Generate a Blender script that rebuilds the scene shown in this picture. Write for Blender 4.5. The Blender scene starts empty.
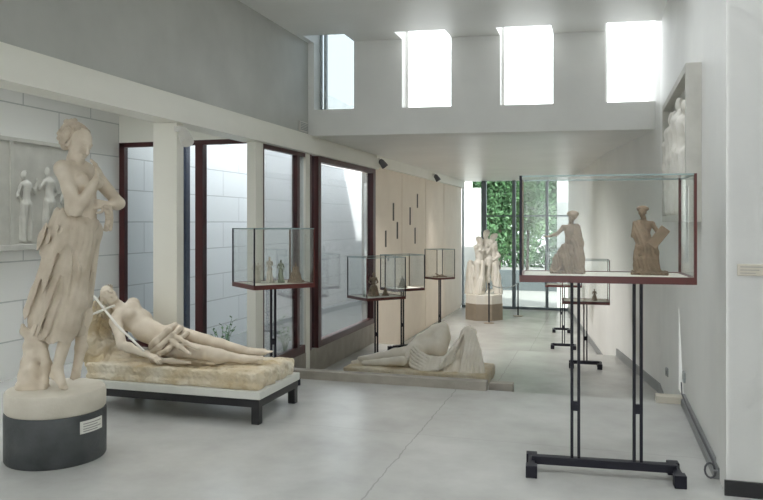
import bpy, bmesh, math, random
import numpy as np
import openvdb
from mathutils import Vector, Matrix
random.seed(7)
np.random.seed(7)
scn = bpy.context.scene
COL = scn.collection
PI = math.pi

# ------------------------------------------------------------------ camera
F, CX, HY, EYE = 730.0, 381.5, 222.0, 1.6
YAW = math.atan2(219, F)
SN, CS = math.sin(YAW), math.cos(YAW)
cam_d = bpy.data.cameras.new('camera')
cam = bpy.data.objects.new('camera', cam_d)
COL.objects.link(cam)
scn.camera = cam
cam.location = (0, 0, EYE)
cam.rotation_euler = (PI/2, 0, YAW)
cam_d.sensor_width = 36
cam_d.lens = 36*F/763
cam_d.shift_y = -(250-HY)/763
cam_d.clip_end = 300


def at(px, py, Y=None, X=None, z=None, d=None):
    """a measured point of the photo set at a known plane of the room"""
    l = (px-CX)/F
    ax, ay = l*CS-SN, l*SN+CS
    if X is not None: d = X/ax
    elif Y is not None: d = Y/ay
    elif d is None: d = (EYE-z)*F/(py-HY)
    return Vector((ax*d, ay*d, EYE-(py-HY)*d/F))


def view_turn(px):
    """rotation about z of a thing seen square on at that column"""
    return YAW+math.atan2(CX-px, F)


# ------------------------------------------------------------------ materials
def nodes_of(m):
    m.use_nodes = True
    return m.node_tree.nodes, m.node_tree.links


def mat(name, col, col2=None, rough=0.6, scale=4.0, bump=0.0, bscale=30.0, metal=0.0, spec=0.5, detail=4.0, lo=.25, hi=.75, bdist=.01):
    m = bpy.data.materials.new(name)
    n, l = nodes_of(m)
    b = n['Principled BSDF']
    b.inputs['Roughness'].default_value = rough
    b.inputs['Metallic'].default_value = metal
    b.inputs['Specular IOR Level'].default_value = spec
    tc = n.new('ShaderNodeTexCoord')
    nz = n.new('ShaderNodeTexNoise')
    nz.inputs['Scale'].default_value = scale
    nz.inputs['Detail'].default_value = detail
    l.new(tc.outputs['Object'], nz.inputs['Vector'])
    rp = n.new('ShaderNodeValToRGB')
    rp.color_ramp.elements[0].position = lo
    rp.color_ramp.elements[1].position = hi
    rp.color_ramp.elements[0].color = (*col, 1)
    rp.color_ramp.elements[1].color = (*(col2 or [c*.94 for c in col]), 1)
    l.new(nz.outputs['Fac'], rp.inputs['Fac'])
    l.new(rp.outputs['Color'], b.inputs['Base Color'])
    if bump:
        nb = n.new('ShaderNodeTexNoise')
        nb.inputs['Scale'].default_value = bscale
        nb.inputs['Detail'].default_value = 6
        l.new(tc.outputs['Object'], nb.inputs['Vector'])
        bp = n.new('ShaderNodeBump')
        bp.inputs['Strength'].default_value = bump
        bp.inputs['Distance'].default_value = bdist
        l.new(nb.outputs['Fac'], bp.inputs['Height'])
        l.new(bp.outputs['Normal'], b.inputs['Normal'])
    return m


def glass_mat(name, tint, refl=1.0, ior=1.45):
    m = bpy.data.materials.new(name)
    n, l = nodes_of(m)
    n.remove(n['Principled BSDF'])
    out = n['Material Output']
    tr = n.new('ShaderNodeBsdfTransparent')
    tr.inputs['Color'].default_value = (*tint, 1)
    gl = n.new('ShaderNodeBsdfGlossy')
    gl.inputs['Roughness'].default_value = 0.0
    fr = n.new('ShaderNodeFresnel')
    fr.inputs['IOR'].default_value = ior
    mu = n.new('ShaderNodeMath')
    mu.operation = 'MULTIPLY'
    mu.inputs[1].default_value = refl
    l.new(fr.outputs[0], mu.inputs[0])
    mx = n.new('ShaderNodeMixShader')
    l.new(mu.outputs[0], mx.inputs[0])
    l.new(tr.outputs[0], mx.inputs[1])
    l.new(gl.outputs[0], mx.inputs[2])
    l.new(mx.outputs[0], out.inputs['Surface'])
    return m


def brick_mat(name, c1, c2, mortar, bw, bh, axis, off=(0, 0)):
    """pale stone blocks laid on a wall, in world metres along `axis`"""
    m = bpy.data.materials.new(name)
    n, l = nodes_of(m)
    b = n['Principled BSDF']
    b.inputs['Roughness'].default_value = .7
    tc = n.new('ShaderNodeTexCoord')
    sp = n.new('ShaderNodeSeparateXYZ')
    cb = n.new('ShaderNodeCombineXYZ')
    l.new(tc.outputs['Object'], sp.inputs[0])
    a1 = n.new('ShaderNodeMath'); a1.operation = 'ADD'; a1.inputs[1].default_value = off[0]
    a2 = n.new('ShaderNodeMath'); a2.operation = 'ADD'; a2.inputs[1].default_value = off[1]
    l.new(sp.outputs[axis], a1.inputs[0])
    l.new(sp.outputs[2], a2.inputs[0])
    l.new(a1.outputs[0], cb.inputs[0])
    l.new(a2.outputs[0], cb.inputs[1])
    bk = n.new('ShaderNodeTexBrick')
    bk.inputs['Scale'].default_value = 1
    bk.inputs['Brick Width'].default_value = bw
    bk.inputs['Row Height'].default_value = bh
    bk.inputs['Mortar Size'].default_value = .008
    bk.inputs['Mortar Smooth'].default_value = .3
    bk.inputs['Color1'].default_value = (*c1, 1)
    bk.inputs['Color2'].default_value = (*c2, 1)
    bk.inputs['Mortar'].default_value = (*mortar, 1)
    l.new(cb.outputs[0], bk.inputs['Vector'])
    l.new(bk.outputs['Color'], b.inputs['Base Color'])
    bp = n.new('ShaderNodeBump')
    bp.inputs['Strength'].default_value = .5
    bp.inputs['Distance'].default_value = .01
    bp.invert = True
    l.new(bk.outputs['Fac'], bp.inputs['Height'])
    l.new(bp.outputs['Normal'], b.inputs['Normal'])
    return m


def floor_mat(name):
    m = bpy.data.materials.new(name)
    n, l = nodes_of(m)
    b = n['Principled BSDF']
    tc = n.new('ShaderNodeTexCoord')
    nz = n.new('ShaderNodeTexNoise'); nz.inputs['Scale'].default_value = 1.1; nz.inputs['Detail'].default_value = 7; nz.inputs['Roughness'].default_value = .6
    l.new(tc.outputs['Object'], nz.inputs['Vector'])
    rp = n.new('ShaderNodeValToRGB')
    rp.color_ramp.elements[0].position = .2
    rp.color_ramp.elements[1].position = .82
    rp.color_ramp.elements[0].color = (.36, .36, .34, 1)
    rp.color_ramp.elements[1].color = (.62, .62, .60, 1)
    l.new(nz.outputs['Fac'], rp.inputs['Fac'])
    # two hairline joints
    sp = n.new('ShaderNodeSeparateXYZ')
    l.new(tc.outputs['Object'], sp.inputs[0])
    wob = n.new('ShaderNodeTexNoise'); wob.inputs['Scale'].default_value = 6
    l.new(tc.outputs['Object'], wob.inputs['Vector'])
    cur = rp.outputs['Color']
    for ax, pos in ((0, -1.32), (1, 5.35)):
        w = n.new('ShaderNodeMath'); w.operation = 'MULTIPLY_ADD'; w.inputs[1].default_value = .05
        l.new(wob.outputs['Fac'], w.inputs[0]); l.new(sp.outputs[ax], w.inputs[2])
        s = n.new('ShaderNodeMath'); s.operation = 'SUBTRACT'; s.inputs[1].default_value = pos+.025
        l.new(w.outputs[0], s.inputs[0])
        a = n.new('ShaderNodeMath'); a.operation = 'ABSOLUTE'; l.new(s.outputs[0], a.inputs[0])
        c = n.new('ShaderNodeMath'); c.operation = 'LESS_THAN'; c.inputs[1].default_value = .005
        l.new(a.outputs[0], c.inputs[0])
        f = n.new('ShaderNodeMath'); f.operation = 'MULTIPLY'; f.inputs[1].default_value = .35 if ax == 0 else .15
        l.new(c.outputs[0], f.inputs[0])
        mx = n.new('ShaderNodeMixRGB'); mx.inputs[2].default_value = (.16, .16, .15, 1)
        l.new(f.outputs[0], mx.inputs[0]); l.new(cur, mx.inputs[1])
        cur = mx.outputs[0]
    l.new(cur, b.inputs['Base Color'])
    b.inputs['Roughness'].default_value = .26
    return m


M = {}
M['wall'] = mat('wall_plaster', (.80, .80, .775), (.72, .72, .70), .55, 1.6, .12, 18)
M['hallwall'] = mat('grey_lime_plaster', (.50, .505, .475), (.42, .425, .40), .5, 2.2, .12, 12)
M['ceiling'] = mat('ceiling_plaster', (.78, .78, .755), (.71, .71, .69), .5, 1.2, .08, 14)
M['soffit'] = mat('polished_stucco', (.78, .78, .76), (.70, .70, .68), .34, 1.2, .05, 10)
M['beam'] = mat('cream_paint', (.83, .82, .75), (.80, .79, .72), .45, 3)
M['tan'] = mat('tan_render', (.86, .77, .66), (.79, .70, .595), .65, 2.5, .15, 30)
M['slot'] = mat('shadow_slot', (.10, .09, .08), None, .8)
M['kerb'] = mat('grey_brown_stone', (.36, .33, .285), (.27, .25, .215), .7, 6, .3, 40)
M['floor'] = floor_mat('polished_concrete')
M['red'] = mat('red_brown_lacquer', (.105, .020, .016), (.08, .017, .014), .35, 6)
M['redframe'] = mat('dark_red_steel', (.062, .012, .012), (.045, .010, .010), .4, 6)
M['dark'] = mat('dark_steel', (.010, .010, .018), (.014, .014, .022), .45, 8, spec=.3)
M['blue'] = mat('blue_black_steel', (.03, .04, .07), None, .4, 6)
M['brown'] = mat('brown_brass', (.16, .10, .045), (.12, .075, .035), .4, 9)
M['grey'] = mat('grey_metal', (.33, .36, .36), None, .4, 6)
M['mull'] = mat('blue_grey_mullion', (.15, .19, .22), None, .4, 6)
M['linen'] = mat('cream_linen', (.72, .70, .62), (.66, .64, .57), .8, 20)
M['plaster'] = mat('aged_plaster', (.73, .655, .545), (.52, .435, .335), .62, 7, .3, 60, bdist=.004, lo=.25, hi=.78)
M['hair'] = mat('aged_plaster_hair', (.60, .52, .42), (.46, .385, .30), .7, 14, .5, 60, bdist=.006)
M['cloth'] = mat('aged_plaster_drapery', (.66, .585, .485), (.44, .37, .28), .66, 6, .35, 50, bdist=.005)
M['bedplaster'] = mat('rough_yellowed_plaster', (.70, .64, .52), (.52, .40, .22), .8, 5, .9, 22, bdist=.03, lo=.32, hi=.75)
M['white'] = mat('white_plaster', (.80, .78, .73), (.72, .69, .62), .6, 6, .3, 50, bdist=.004)
M['drum'] = mat('dark_grey_stone', (.030, .034, .037), (.085, .092, .095), .55, 5, .3, 40, lo=.3, hi=.75)
M['disc'] = mat('cream_plaster_disc', (.62, .58, .50), (.54, .50, .42), .75, 6, .3, 40)
M['board'] = mat('pale_board', (.66, .66, .62), (.60, .60, .56), .6, 6)
M['terra'] = mat('dusty_terracotta', (.30, .22, .15), (.19, .135, .09), .8, 26, .6, 90, bdist=.004)
M['terra2'] = mat('buff_terracotta', (.33, .26, .19), (.22, .17, .12), .8, 26, .6, 90, bdist=.004)
M['gypsum'] = mat('grey_gypsum', (.62, .59, .52), (.46, .43, .37), .8, 24, .5, 90, bdist=.004)
M['green'] = mat('green_grey_gypsum', (.33, .36, .28), (.21, .235, .175), .8, 24, .5, 90, bdist=.004)
M['drapestone'] = mat('grey_cream_plaster', (.84, .79, .70), (.72, .66, .56), .7, 6, .3, 40, bdist=.005)
M['pedbrown'] = mat('brown_stone', (.34, .285, .22), (.27, .225, .175), .7, 5)
M['relief'] = mat('grey_white_relief', (.60, .59, .54), (.50, .49, .45), .7, 7, .3, 40, bdist=.004)
M['black'] = mat('black_paint', (.012, .012, .014), None, .35)
M['rub'] = mat('grey_conduit', (.26, .27, .27), None, .5)
M['cable'] = mat('dark_cable', (.10, .10, .11), None, .5)
M['card'] = mat('white_card', (.74, .73, .68), None, .7)
M['ink'] = mat('grey_ink', (.32, .31, .29), None, .8)
M['plastic'] = mat('white_plastic', (.74, .73, .69), None, .4)
M['block'] = brick_mat('white_blocks', (.85, .85, .825), (.82, .82, .795), (.54, .55, .54), 1.05, .405, 1, (.1, .02))
M['extwhite'] = mat('white_render', (.80, .80, .78), (.76, .76, .74), .8, 3)
M['gravel'] = mat('courtyard_gravel', (.26, .265, .25), (.20, .205, .19), .9, 30, .5, 60)
M['lowwall'] = mat('grey_parapet', (.13, .15, .155), (.10, .12, .125), .8, 3)
M['leafA'] = mat('leaf_green', (.085, .19, .075), (.05, .125, .05), .6, 3, lo=.3, hi=.7)
M['leafB'] = mat('leaf_light_green', (.15, .28, .11), (.09, .19, .075), .6, 3, lo=.3, hi=.7)
M['bark'] = mat('bark', (.10, .08, .06), (.06, .05, .04), .9, 12)
M['glass'] = glass_mat('case_glass', (.986, .993, .990), .32)
M['eglass'] = glass_mat('dimming_end_glass', (.80, .83, .83), .6)  # grey tint added to dim the bright view outside
M['wglass'] = glass_mat('window_glass', (.91, .95, .985), .6)
M['skyglass'] = glass_mat('clear_skylight_glass', (.97, .98, .98), .5)
M['bluepane'] = glass_mat('dim_sky_pane', (.44, .475, .49), .4)  # tint stands for a dimmer sky behind the first clerestory light
M['glassedge'] = mat('glass_edge', (.30, .39, .38), None, .25)


# ------------------------------------------------------------------ mesh helpers
class MB:
    def __init__(s): s.bm = bmesh.new()

    def box(s, x0, x1, y0, y1, z0, z1, bev=0.0, mtx=None):
        r = bmesh.ops.create_cube(s.bm, size=1)
        v = r['verts']
        bmesh.ops.scale(s.bm, vec=(abs(x1-x0), abs(y1-y0), abs(z1-z0)), verts=v)
        bmesh.ops.translate(s.bm, vec=((x0+x1)/2, (y0+y1)/2, (z0+z1)/2), verts=v)
        if bev:
            e = list({e for q in v for e in q.link_edges})
            r2 = bmesh.ops.bevel(s.bm, geom=e, offset=bev, segments=2, affect='EDGES', profile=.5)
            v = r2['verts']
        if mtx is not None:
            bmesh.ops.transform(s.bm, matrix=mtx, verts=v)
        return s

    def prism(s, pts, z0, z1):
        a = [s.bm.verts.new((x, y, z0)) for x, y in pts]
        b = [s.bm.verts.new((x, y, z1)) for x, y in pts]
        n = len(pts)
        s.bm.faces.new(a[::-1]); s.bm.faces.new(b)
        for i in range(n):
            s.bm.faces.new((a[i], a[(i+1) % n], b[(i+1) % n], b[i]))
        return s

    def lathe(s, prof, seg=48, c=(0, 0, 0)):
        rings = []
        for r, z in prof:
            rings.append([s.bm.verts.new((c[0]+r*math.cos(2*PI*i/seg), c[1]+r*math.sin(2*PI*i/seg), c[2]+z)) for i in range(seg)])
        for a, b in zip(rings, rings[1:]):
            for i in range(seg):
                s.bm.faces.new((a[i], a[(i+1) % seg], b[(i+1) % seg], b[i]))
        s.bm.faces.new(rings[0][::-1]); s.bm.faces.new(rings[-1])
        return s

    def tube(s, pts, r, seg=10):
        pts = [Vector(p) for p in pts]
        rings = []
        for i, p in enumerate(pts):
            t = (pts[min(i+1, len(pts)-1)]-pts[max(i-1, 0)]).normalized()
            u = t.cross(Vector((0, 0, 1)))
            if u.length < 1e-3: u = t.cross(Vector((0, 1, 0)))
            u.normalize(); w = t.cross(u)
            rr = r[i] if isinstance(r, (list, tuple)) else r
            rings.append([s.bm.verts.new(p+rr*(math.cos(2*PI*k/seg)*u+math.sin(2*PI*k/seg)*w)) for k in range(seg)])
        for a, b in zip(rings, rings[1:]):
            for i in range(seg):
                s.bm.faces.new((a[i], a[(i+1) % seg], b[(i+1) % seg], b[i]))
        s.bm.faces.new(rings[0][::-1]); s.bm.faces.new(rings[-1])
        return s

    def build(s, name, m, parent=None, smooth=False):
        bmesh.ops.recalc_face_normals(s.bm, faces=s.bm.faces[:])
        me = bpy.data.meshes.new(name)
        s.bm.to_mesh(me); s.bm.free()
        me.materials.append(m)
        if smooth:
            me.polygons.foreach_set('use_smooth', [True]*len(me.polygons))
            try: me.set_sharp_from_angle(angle=math.radians(40))
            except Exception: pass
        o = bpy.data.objects.new(name, me)
        COL.objects.link(o)
        if parent: o.parent = parent
        return o


def tag(o, label, cat, group=None):
    o['label'] = label
    o['category'] = cat
    if group: o['group'] = group
    return o


def thing(name, label, cat, loc=(0, 0, 0), rz=0.0, group=None):
    o = bpy.data.objects.new(name, None)
    o.empty_display_size = .1
    COL.objects.link(o)
    o.location = loc
    o.rotation_euler = (0, 0, rz)
    return tag(o, label, cat, group)


def struct(o):
    o['kind'] = 'structure'
    return o


# ------------------------------------------------------------------ sculpting in a distance field
class SDF:
    def __init__(s, lo, hi, h):
        s.h = h
        s.lo = np.array(lo, float)
        n = np.ceil((np.array(hi, float)-s.lo)/h).astype(int)+1
        s.n = n
        s.d = np.full(n, 1e3, np.float32)
        s.ax = [(s.lo[i]+h*np.arange(n[i])).astype(np.float32) for i in range(3)]

    def _reg(s, lo, hi, pad):
        i0 = np.maximum(0, np.floor((np.array(lo)-pad-s.lo)/s.h).astype(int))
        i1 = np.minimum(s.n, np.ceil((np.array(hi)+pad-s.lo)/s.h).astype(int)+1)
        if np.any(i1 <= i0): return None
        sl = tuple(slice(a, b) for a, b in zip(i0, i1))
        X = s.ax[0][sl[0]][:, None, None]; Y = s.ax[1][sl[1]][None, :, None]; Z = s.ax[2][sl[2]][None, None, :]
        return sl, X, Y, Z

    def _put(s, sl, b, k, sub=False):
        a = s.d[sl]
        b = b.astype(np.float32)
        if sub:
            a = -a
            h = np.clip(.5+.5*(b-a)/k, 0, 1)
            s.d[sl] = -(b*(1-h)+a*h-k*h*(1-h))
            return
        if k <= 0:
            s.d[sl] = np.minimum(a, b); return
        h = np.clip(.5+.5*(b-a)/k, 0, 1)
        s.d[sl] = np.where(a > 100, b, b*(1-h)+a*h-k*h*(1-h))

    def cap(s, a, b, ra, rb=None, k=.02, sub=False):
        rb = ra if rb is None else rb
        a = np.array(a, float); b = np.array(b, float)
        R = max(ra, rb)
        q = s._reg(np.minimum(a, b)-R, np.maximum(a, b)+R, max(k, 4*s.h)+3*s.h)
        if q is None: return s
        sl, X, Y, Z = q
        u = b-a; L = max(float(u@u), 1e-9)
        t = np.clip(((X-a[0])*u[0]+(Y-a[1])*u[1]+(Z-a[2])*u[2])/L, 0, 1)
        d = np.sqrt((X-a[0]-t*u[0])**2+(Y-a[1]-t*u[1])**2+(Z-a[2]-t*u[2])**2)-(ra+(rb-ra)*t)
        s._put(sl, d, k, sub); return s

    def ell(s, c, r, k=.02, rot=None, sub=False):
        c = np.array(c, float); r = np.array(r, float)
        R = r.max()
        q = s._reg(c-R, c+R, max(k, 4*s.h)+3*s.h)
        if q is None: return s
        sl, X, Y, Z = q
        x, y, z = X-c[0], Y-c[1], Z-c[2]
        if rot is not None:
            m = np.array(rot)       # rows: local axes in the sculpture's frame
            x, y, z = (m[i][0]*x+m[i][1]*y+m[i][2]*z for i in range(3))
        k0 = np.sqrt((x/r[0])**2+(y/r[1])**2+(z/r[2])**2)
        k1 = np.sqrt((x/r[0]**2)**2+(y/r[1]**2)**2+(z/r[2]**2)**2)+1e-6
        s._put(sl, np.broadcast_to(k0*(k0-1)/k1, s.d[sl].shape), k, sub); return s

    def tube(s, pts, rad, k=.015):
        for i in range(len(pts)-1):
            ra = rad[i] if isinstance(rad, (list, tuple)) else rad
            rb = rad[i+1] if isinstance(rad, (list, tuple)) else rad
            s.cap(pts[i], pts[i+1], ra, rb, k)
        return s

    def box(s, lo, hi, r=.02, k=.02, sub=False):
        lo = np.array(lo, float); hi = np.array(hi, float)
        q = s._reg(lo, hi, max(k, 4*s.h)+3*s.h)
        if q is None: return s
        sl, X, Y, Z = q
        c = (lo+hi)/2; e = (hi-lo)/2-r
        qx, qy, qz = np.abs(X-c[0])-e[0], np.abs(Y-c[1])-e[1], np.abs(Z-c[2])-e[2]
        d = np.sqrt(np.maximum(qx, 0)**2+np.maximum(qy, 0)**2+np.maximum(qz, 0)**2)+np.minimum(np.maximum(np.maximum(qx, qy), qz), 0)-r
        s._put(sl, d, k, sub); return s

    def disp(s, fn):
        X = s.ax[0][:, None, None]; Y = s.ax[1][None, :, None]; Z = s.ax[2][None, None, :]
        s.d = np.where(np.abs(s.d) < .2, s.d+fn(X, Y, Z), s.d).astype(np.float32)
        return s

    def cut_below(s, z):
        s.d = np.maximum(s.d, (z-s.ax[2])[None, None, :]).astype(np.float32)
        return s

    def build(s, name, m, parent=None):
        h = s.h
        d = np.clip(s.d, -3*h, 3*h)/h
        g = openvdb.FloatGrid(background=3.0)
        g.copyFromArray(np.ascontiguousarray(d, dtype=np.float32))
        P, Q = g.convertToQuads(0.0)
        P = np.asarray(P, np.float32)*h+s.lo.astype(np.float32)
        Q = np.asarray(Q, np.int32)
        v0, v1, v2 = P[Q[:, 0]], P[Q[:, 1]], P[Q[:, 2]]
        if float(np.sum(np.cross(v0, v1)*v2)) < 0: Q = Q[:, ::-1].copy()
        me = bpy.data.meshes.new(name)
        me.vertices.add(len(P)); me.vertices.foreach_set('co', P.ravel())
        me.loops.add(Q.size); me.loops.foreach_set('vertex_index', Q.ravel())
        me.polygons.add(len(Q))
        me.polygons.foreach_set('loop_start', np.arange(0, Q.size, 4, dtype=np.int32))
        me.polygons.foreach_set('use_smooth', np.ones(len(Q), bool))
        me.update(calc_edges=True)
        me.validate()
        me.materials.append(m)
        o = bpy.data.objects.new(name, me)
        COL.objects.link(o)
        if parent: o.parent = parent
        return o


def lumps(amp, f, seed=0.0):
    def fn(X, Y, Z):
        return amp*(np.sin(f*X+1.7*np.sin(f*.7*Z+seed)+seed)*np.sin(f*Y*1.1+1.3*np.sin(f*.6*X))+.6*np.sin(f*1.7*Z+2*np.sin(f*.8*Y+seed)))
    return fn


V3 = lambda *a: np.array(a, float)
def unit(v):
    v = np.array(v, float); return v/max(np.linalg.norm(v), 1e-9)


def sculpt_hand(S, wrist, d, palm_n, sc=1.0, curl=.35):
    """palm, four unequal bent fingers, thumb from the side of the palm"""
    d = unit(d); pn = unit(np.array(palm_n)-d*np.dot(palm_n, d)); side = np.cross(d, pn)
    w = np.array(wrist, float)
    for t in (-.028, -.010, .010, .026):
        S.cap(w+side*t*.5*sc, w+d*.085*sc+side*t*sc, .013*sc, .0125*sc, .012*sc)
    for t, L in zip((-.030, -.010, .010, .029), (.066, .078, .083, .072)):
        p0 = w+d*.085*sc+side*t*sc
        d1 = unit(d+pn*curl); d2 = unit(d+pn*curl*2.6)
        p1 = p0+d1*L*.5*sc; p2 = p1+d2*L*.5*sc
        S.cap(p0, p1, .0095*sc, .0085*sc, .004*sc); S.cap(p1, p2, .0085*sc, .0065*sc, .004*sc)
    b = w+d*.03*sc+side*.028*sc
    p1 = b+unit(d*.7+side*.8+pn*.3)*.038*sc; p2 = p1+unit(d+side*.15+pn*.4)*.032*sc
    S.cap(b, p1, .013*sc, .0105*sc, .008*sc); S.cap(p1, p2, .0105*sc, .008*sc, .004*sc)


def sculpt_head(S, c, face, up=(0, 0, 1), sc=1.0):
    """skull, jaw, brow, nose, lips, ears; c is the centre of the head"""
    f = unit(face); u = unit(np.array(up)-f*np.dot(up, f)); r = np.cross(f, u)
    c = np.array(c, float)
    g = lambda a, b, e: c+(r*a+f*b+u*e)*sc
    rot = [r, f, u]
    S.ell(g(0, -.008, .025), np.array((.074, .090, .085))*sc, .015*sc, rot)
    S.ell(g(0, .028, -.030), np.array((.056, .056, .085))*sc, .02*sc, rot)
    S.cap(g(-.028, .020, -.072), g(0, .062, -.096), .022*sc, .018*sc, .02*sc)
    S.cap(g(.028, .020, -.072), g(0, .062, -.096), .022*sc, .018*sc, .02*sc)
    S.cap(g(-.034, .074, .018), g(.034, .074, .018), .011*sc, None, .012*sc)
    for a in (-1, 1):
        S.ell(g(.029*a, .090, .000), np.array((.017, .014, .012))*sc, .010*sc, rot, sub=True)
        S.ell(g(.029*a, .074, .000), np.array((.013, .011, .009))*sc, .004*sc, rot)
        S.ell(g(.074*a, -.008, -.012), np.array((.010, .020, .032))*sc, .006*sc, rot)
        S.ell(g(.036*a, .052, -.035), np.array((.018, .018, .020))*sc, .02*sc, rot)
    S.cap(g(0, .084, .012), g(0, .106, -.032), .009*sc, .013*sc, .008*sc)
    S.cap(g(-.017, .083, -.057), g(.017, .083, -.057), .0075*sc, None, .004*sc)
    S.cap(g(-.014, .082, -.068), g(.014, .082, -.068), .0085*sc, None, .004*sc)
    return g


def sculpt_body(S, J, sc=1.0, k=.03, bust=True, torso=True):
    """one continuous figure from a dict of joints"""
    k *= sc
    j = {n: np.array(p, float) for n, p in J.items()}
    sh = (j['shL']+j['shR'])/2; hp = (j['hipL']+j['hipR'])/2
    w = j.get('waist', sh*.4+hp*.6)
    side = unit(j['shR']-j['shL']); upv = unit(sh-hp); fwd = np.cross(upv, side)
    ch = sh*.68+w*.32
    S.cap(j['shL'], j['shR'], .058*sc, None, k)
    S.ell(ch, np.array((.145, .095, .155))*sc, k, [side, fwd, upv])
    S.ell(w, np.array((.115, .085, .12))*sc, k*1.5, [side, fwd, upv])
    S.cap(j['hipL'], j['hipR'], .098*sc, None, k*1.5)
    S.cap(ch, w, .10*sc, .088*sc, k); S.cap(w, hp, .09*sc, .11*sc, k*1.3)
    for a in (-1, 1):
        if bust: S.ell(ch+side*.068*a*sc+fwd*.085*sc-upv*.0*sc, np.array((.05, .045, .05))*sc, k*.7)
        S.ell(hp+side*.06*a*sc-fwd*.06*sc-upv*.05*sc, np.array((.075, .075, .08))*sc, k)
    S.cap(sh, j['neck'], .062*sc, .050*sc, k); S.cap(j['neck'], j['head']-unit(j['head']-j['neck'])*.03*sc, .050*sc, .048*sc, k*.6)
    for q in 'LR':
        S.cap(j['sh'+q], j['el'+q], .052*sc, .040*sc, k*.7)
        S.cap(j['el'+q], j['wr'+q], .041*sc, .026*sc, k*.5)
        m = j['el'+q]*.72+j['wr'+q]*.28
        S.ell(m, np.array((.044,)*3)*sc, k*.7)
        S.cap(j['hip'+q], j['kn'+q], .092*sc, .056*sc, k)
        S.cap(j['kn'+q], j['an'+q], .055*sc, .034*sc, k*.6)
        cal = j['kn'+q]*.68+j['an'+q]*.32
        bk = j.get('calf'+q, -fwd)
        S.ell(cal+np.array(bk)*.018*sc, np.array((.055,)*3)*sc, k*1.5)
        if 'toe'+q in j:
            t = j['toe'+q]; a = j['an'+q]; fd = unit(t-a)
            heel = j.get('heel'+q, a-fd*.02*sc)
            S.cap(heel, a, .032*sc, .034*sc, k*.4)
            S.cap(a, a*.35+t*.65, .034*sc, .028*sc, k*.6); S.cap(heel, a*.3+t*.7, .026*sc, .022*sc, k*.5)
            sd = unit(np.cross(fd, (0, 0, 1)) if abs(fd[2]) < .95 else np.cross(fd, (0, 1, 0)))
            for i, o in enumerate((-.026, -.012, .001, .013, .024)):
                b0 = a*.35+t*.65+sd*o*.7*sc
                S.cap(b0, t+sd*o*sc-fd*.006*abs(i-1)*sc, .013*sc, .0085*sc, .006*sc)
    return j


# ------------------------------------------------------------------ room
XL = -3.9           # line of posts, beam and left gallery wall
XB = -5.75          # block wall
YG = 7.81           # glass wall of the alcove
YE = 21.2           # end glazing
YS = 12.35          # second step
HT = 4.09
SOF = 2.797
WB = 3.16           # sill of the clerestory lights
L1, L2 = -.55, -.9


def wall_x(y):      # right wall: straight, then closing in
    if y <= 9.8: return .72
    if y <= 13.05: return .72-.184*(y-9.8)
    return .122-.1215*(y-13.05)


struct(MB().box(-6.0, 3.4, -5.2, 6.95, -1.1, 0).box(-6.0, XL-.1, 6.95, YG+.1, -1.1, 0).build('floor', M['floor']))
b = MB().box(-4.1, 1.2, 6.95, YS, -1.2, L1)
b.box(-.79, .72, 6.95, 7.27, L1, -.18); b.box(-.79, .72, 7.27, 7.6, L1, -.36)
struct(b.build('floor_middle', M['floor']))
struct(MB().box(-4.1, 1.2, YS, YE+.05, -1.3, L2).box(-4.1, 1.2, YS, YS+.33, L2, L2+.17).build('floor_far', M['floor']))
# ceiling of the tall hall: notches for the clerestory lights, unseen roof openings added further back to bring in daylight
def yc(x): return 9.44+(x-XL)*.13
def px_on_clerestory(px):
    l = (px-CX)/F
    ax, ay = l*CS-SN, l*SN+CS
    d = (9.44-XL*.13)/(ay-.13*ax)
    return ax*d
WX = [tuple(px_on_clerestory(p) for p in q) for q in ((314, 354), (402, 451), (500, 553), (605, 663))]
ADDED_SKYLIGHTS = [(x0, x0+1.3, y0, y0+1.9) for x0 in (-1.6, 0, 1.6) for y0 in (2.4, 4.6)]
b = MB()
b.box(-4.1, 3.4, 6.5, 8.7, HT, HT+.3); b.box(-4.1, 3.4, 4.3, 4.6, HT, HT+.3); b.box(-4.1, 3.4, -5.2, 2.4, HT, HT+.3)
for y0 in (2.4, 4.6):
    for x0, x1 in ((-4.1, -1.6), (-.3, 0), (1.3, 1.6), (2.9, 3.4)): b.box(x0, x1, y0, y0+1.9, HT, HT+.3)
xs = [-4.1]+[v for w in WX for v in w]+[1.4]
for i in range(0, len(xs), 2):
    x0, x1 = xs[i], xs[i+1]
    b.prism([(x0, 8.7), (x1, 8.7), (x1, yc(x1)+.3), (x0, yc(x0)+.3)], HT, HT+.3)
for x0, x1 in WX:
    b.prism([(x0, 8.7), (x1, 8.7), (x1, yc(x1)-.40), (x0, yc(x0)-.40)], HT, HT+.3)
struct(b.build('ceiling', M['ceiling']))
for i, q in enumerate(ADDED_SKYLIGHTS):
    struct(MB().box(q[0], q[1], q[2], q[3], HT+.2, HT+.21).build('window_%d' % (10+i), M['skyglass']))
# clerestory wall
b = MB()
b.prism([(-4.1, yc(-4.1)), (.95, yc(.95)), (.95, yc(.95)+.3), (-4.1, yc(-4.1)+.3)], SOF, WB)
for i in range(0, len(xs), 2):
    x0, x1 = xs[i], min(xs[i+1], .95)
    b.prism([(x0, yc(x0)), (x1, yc(x1)), (x1, yc(x1)+.3), (x0, yc(x0)+.3)], WB, HT)
struct(b.build('wall_clerestory', M['wall']))
# soffit and roof of the low gallery
struct(MB().prism([(-4.1, yc(-4.1)+.29), (1.1, yc(1.1)+.29), (1.1, YE+.3), (-4.1, YE+.3)], SOF, 3.05).build('ceiling_gallery', M['soffit']))
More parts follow.
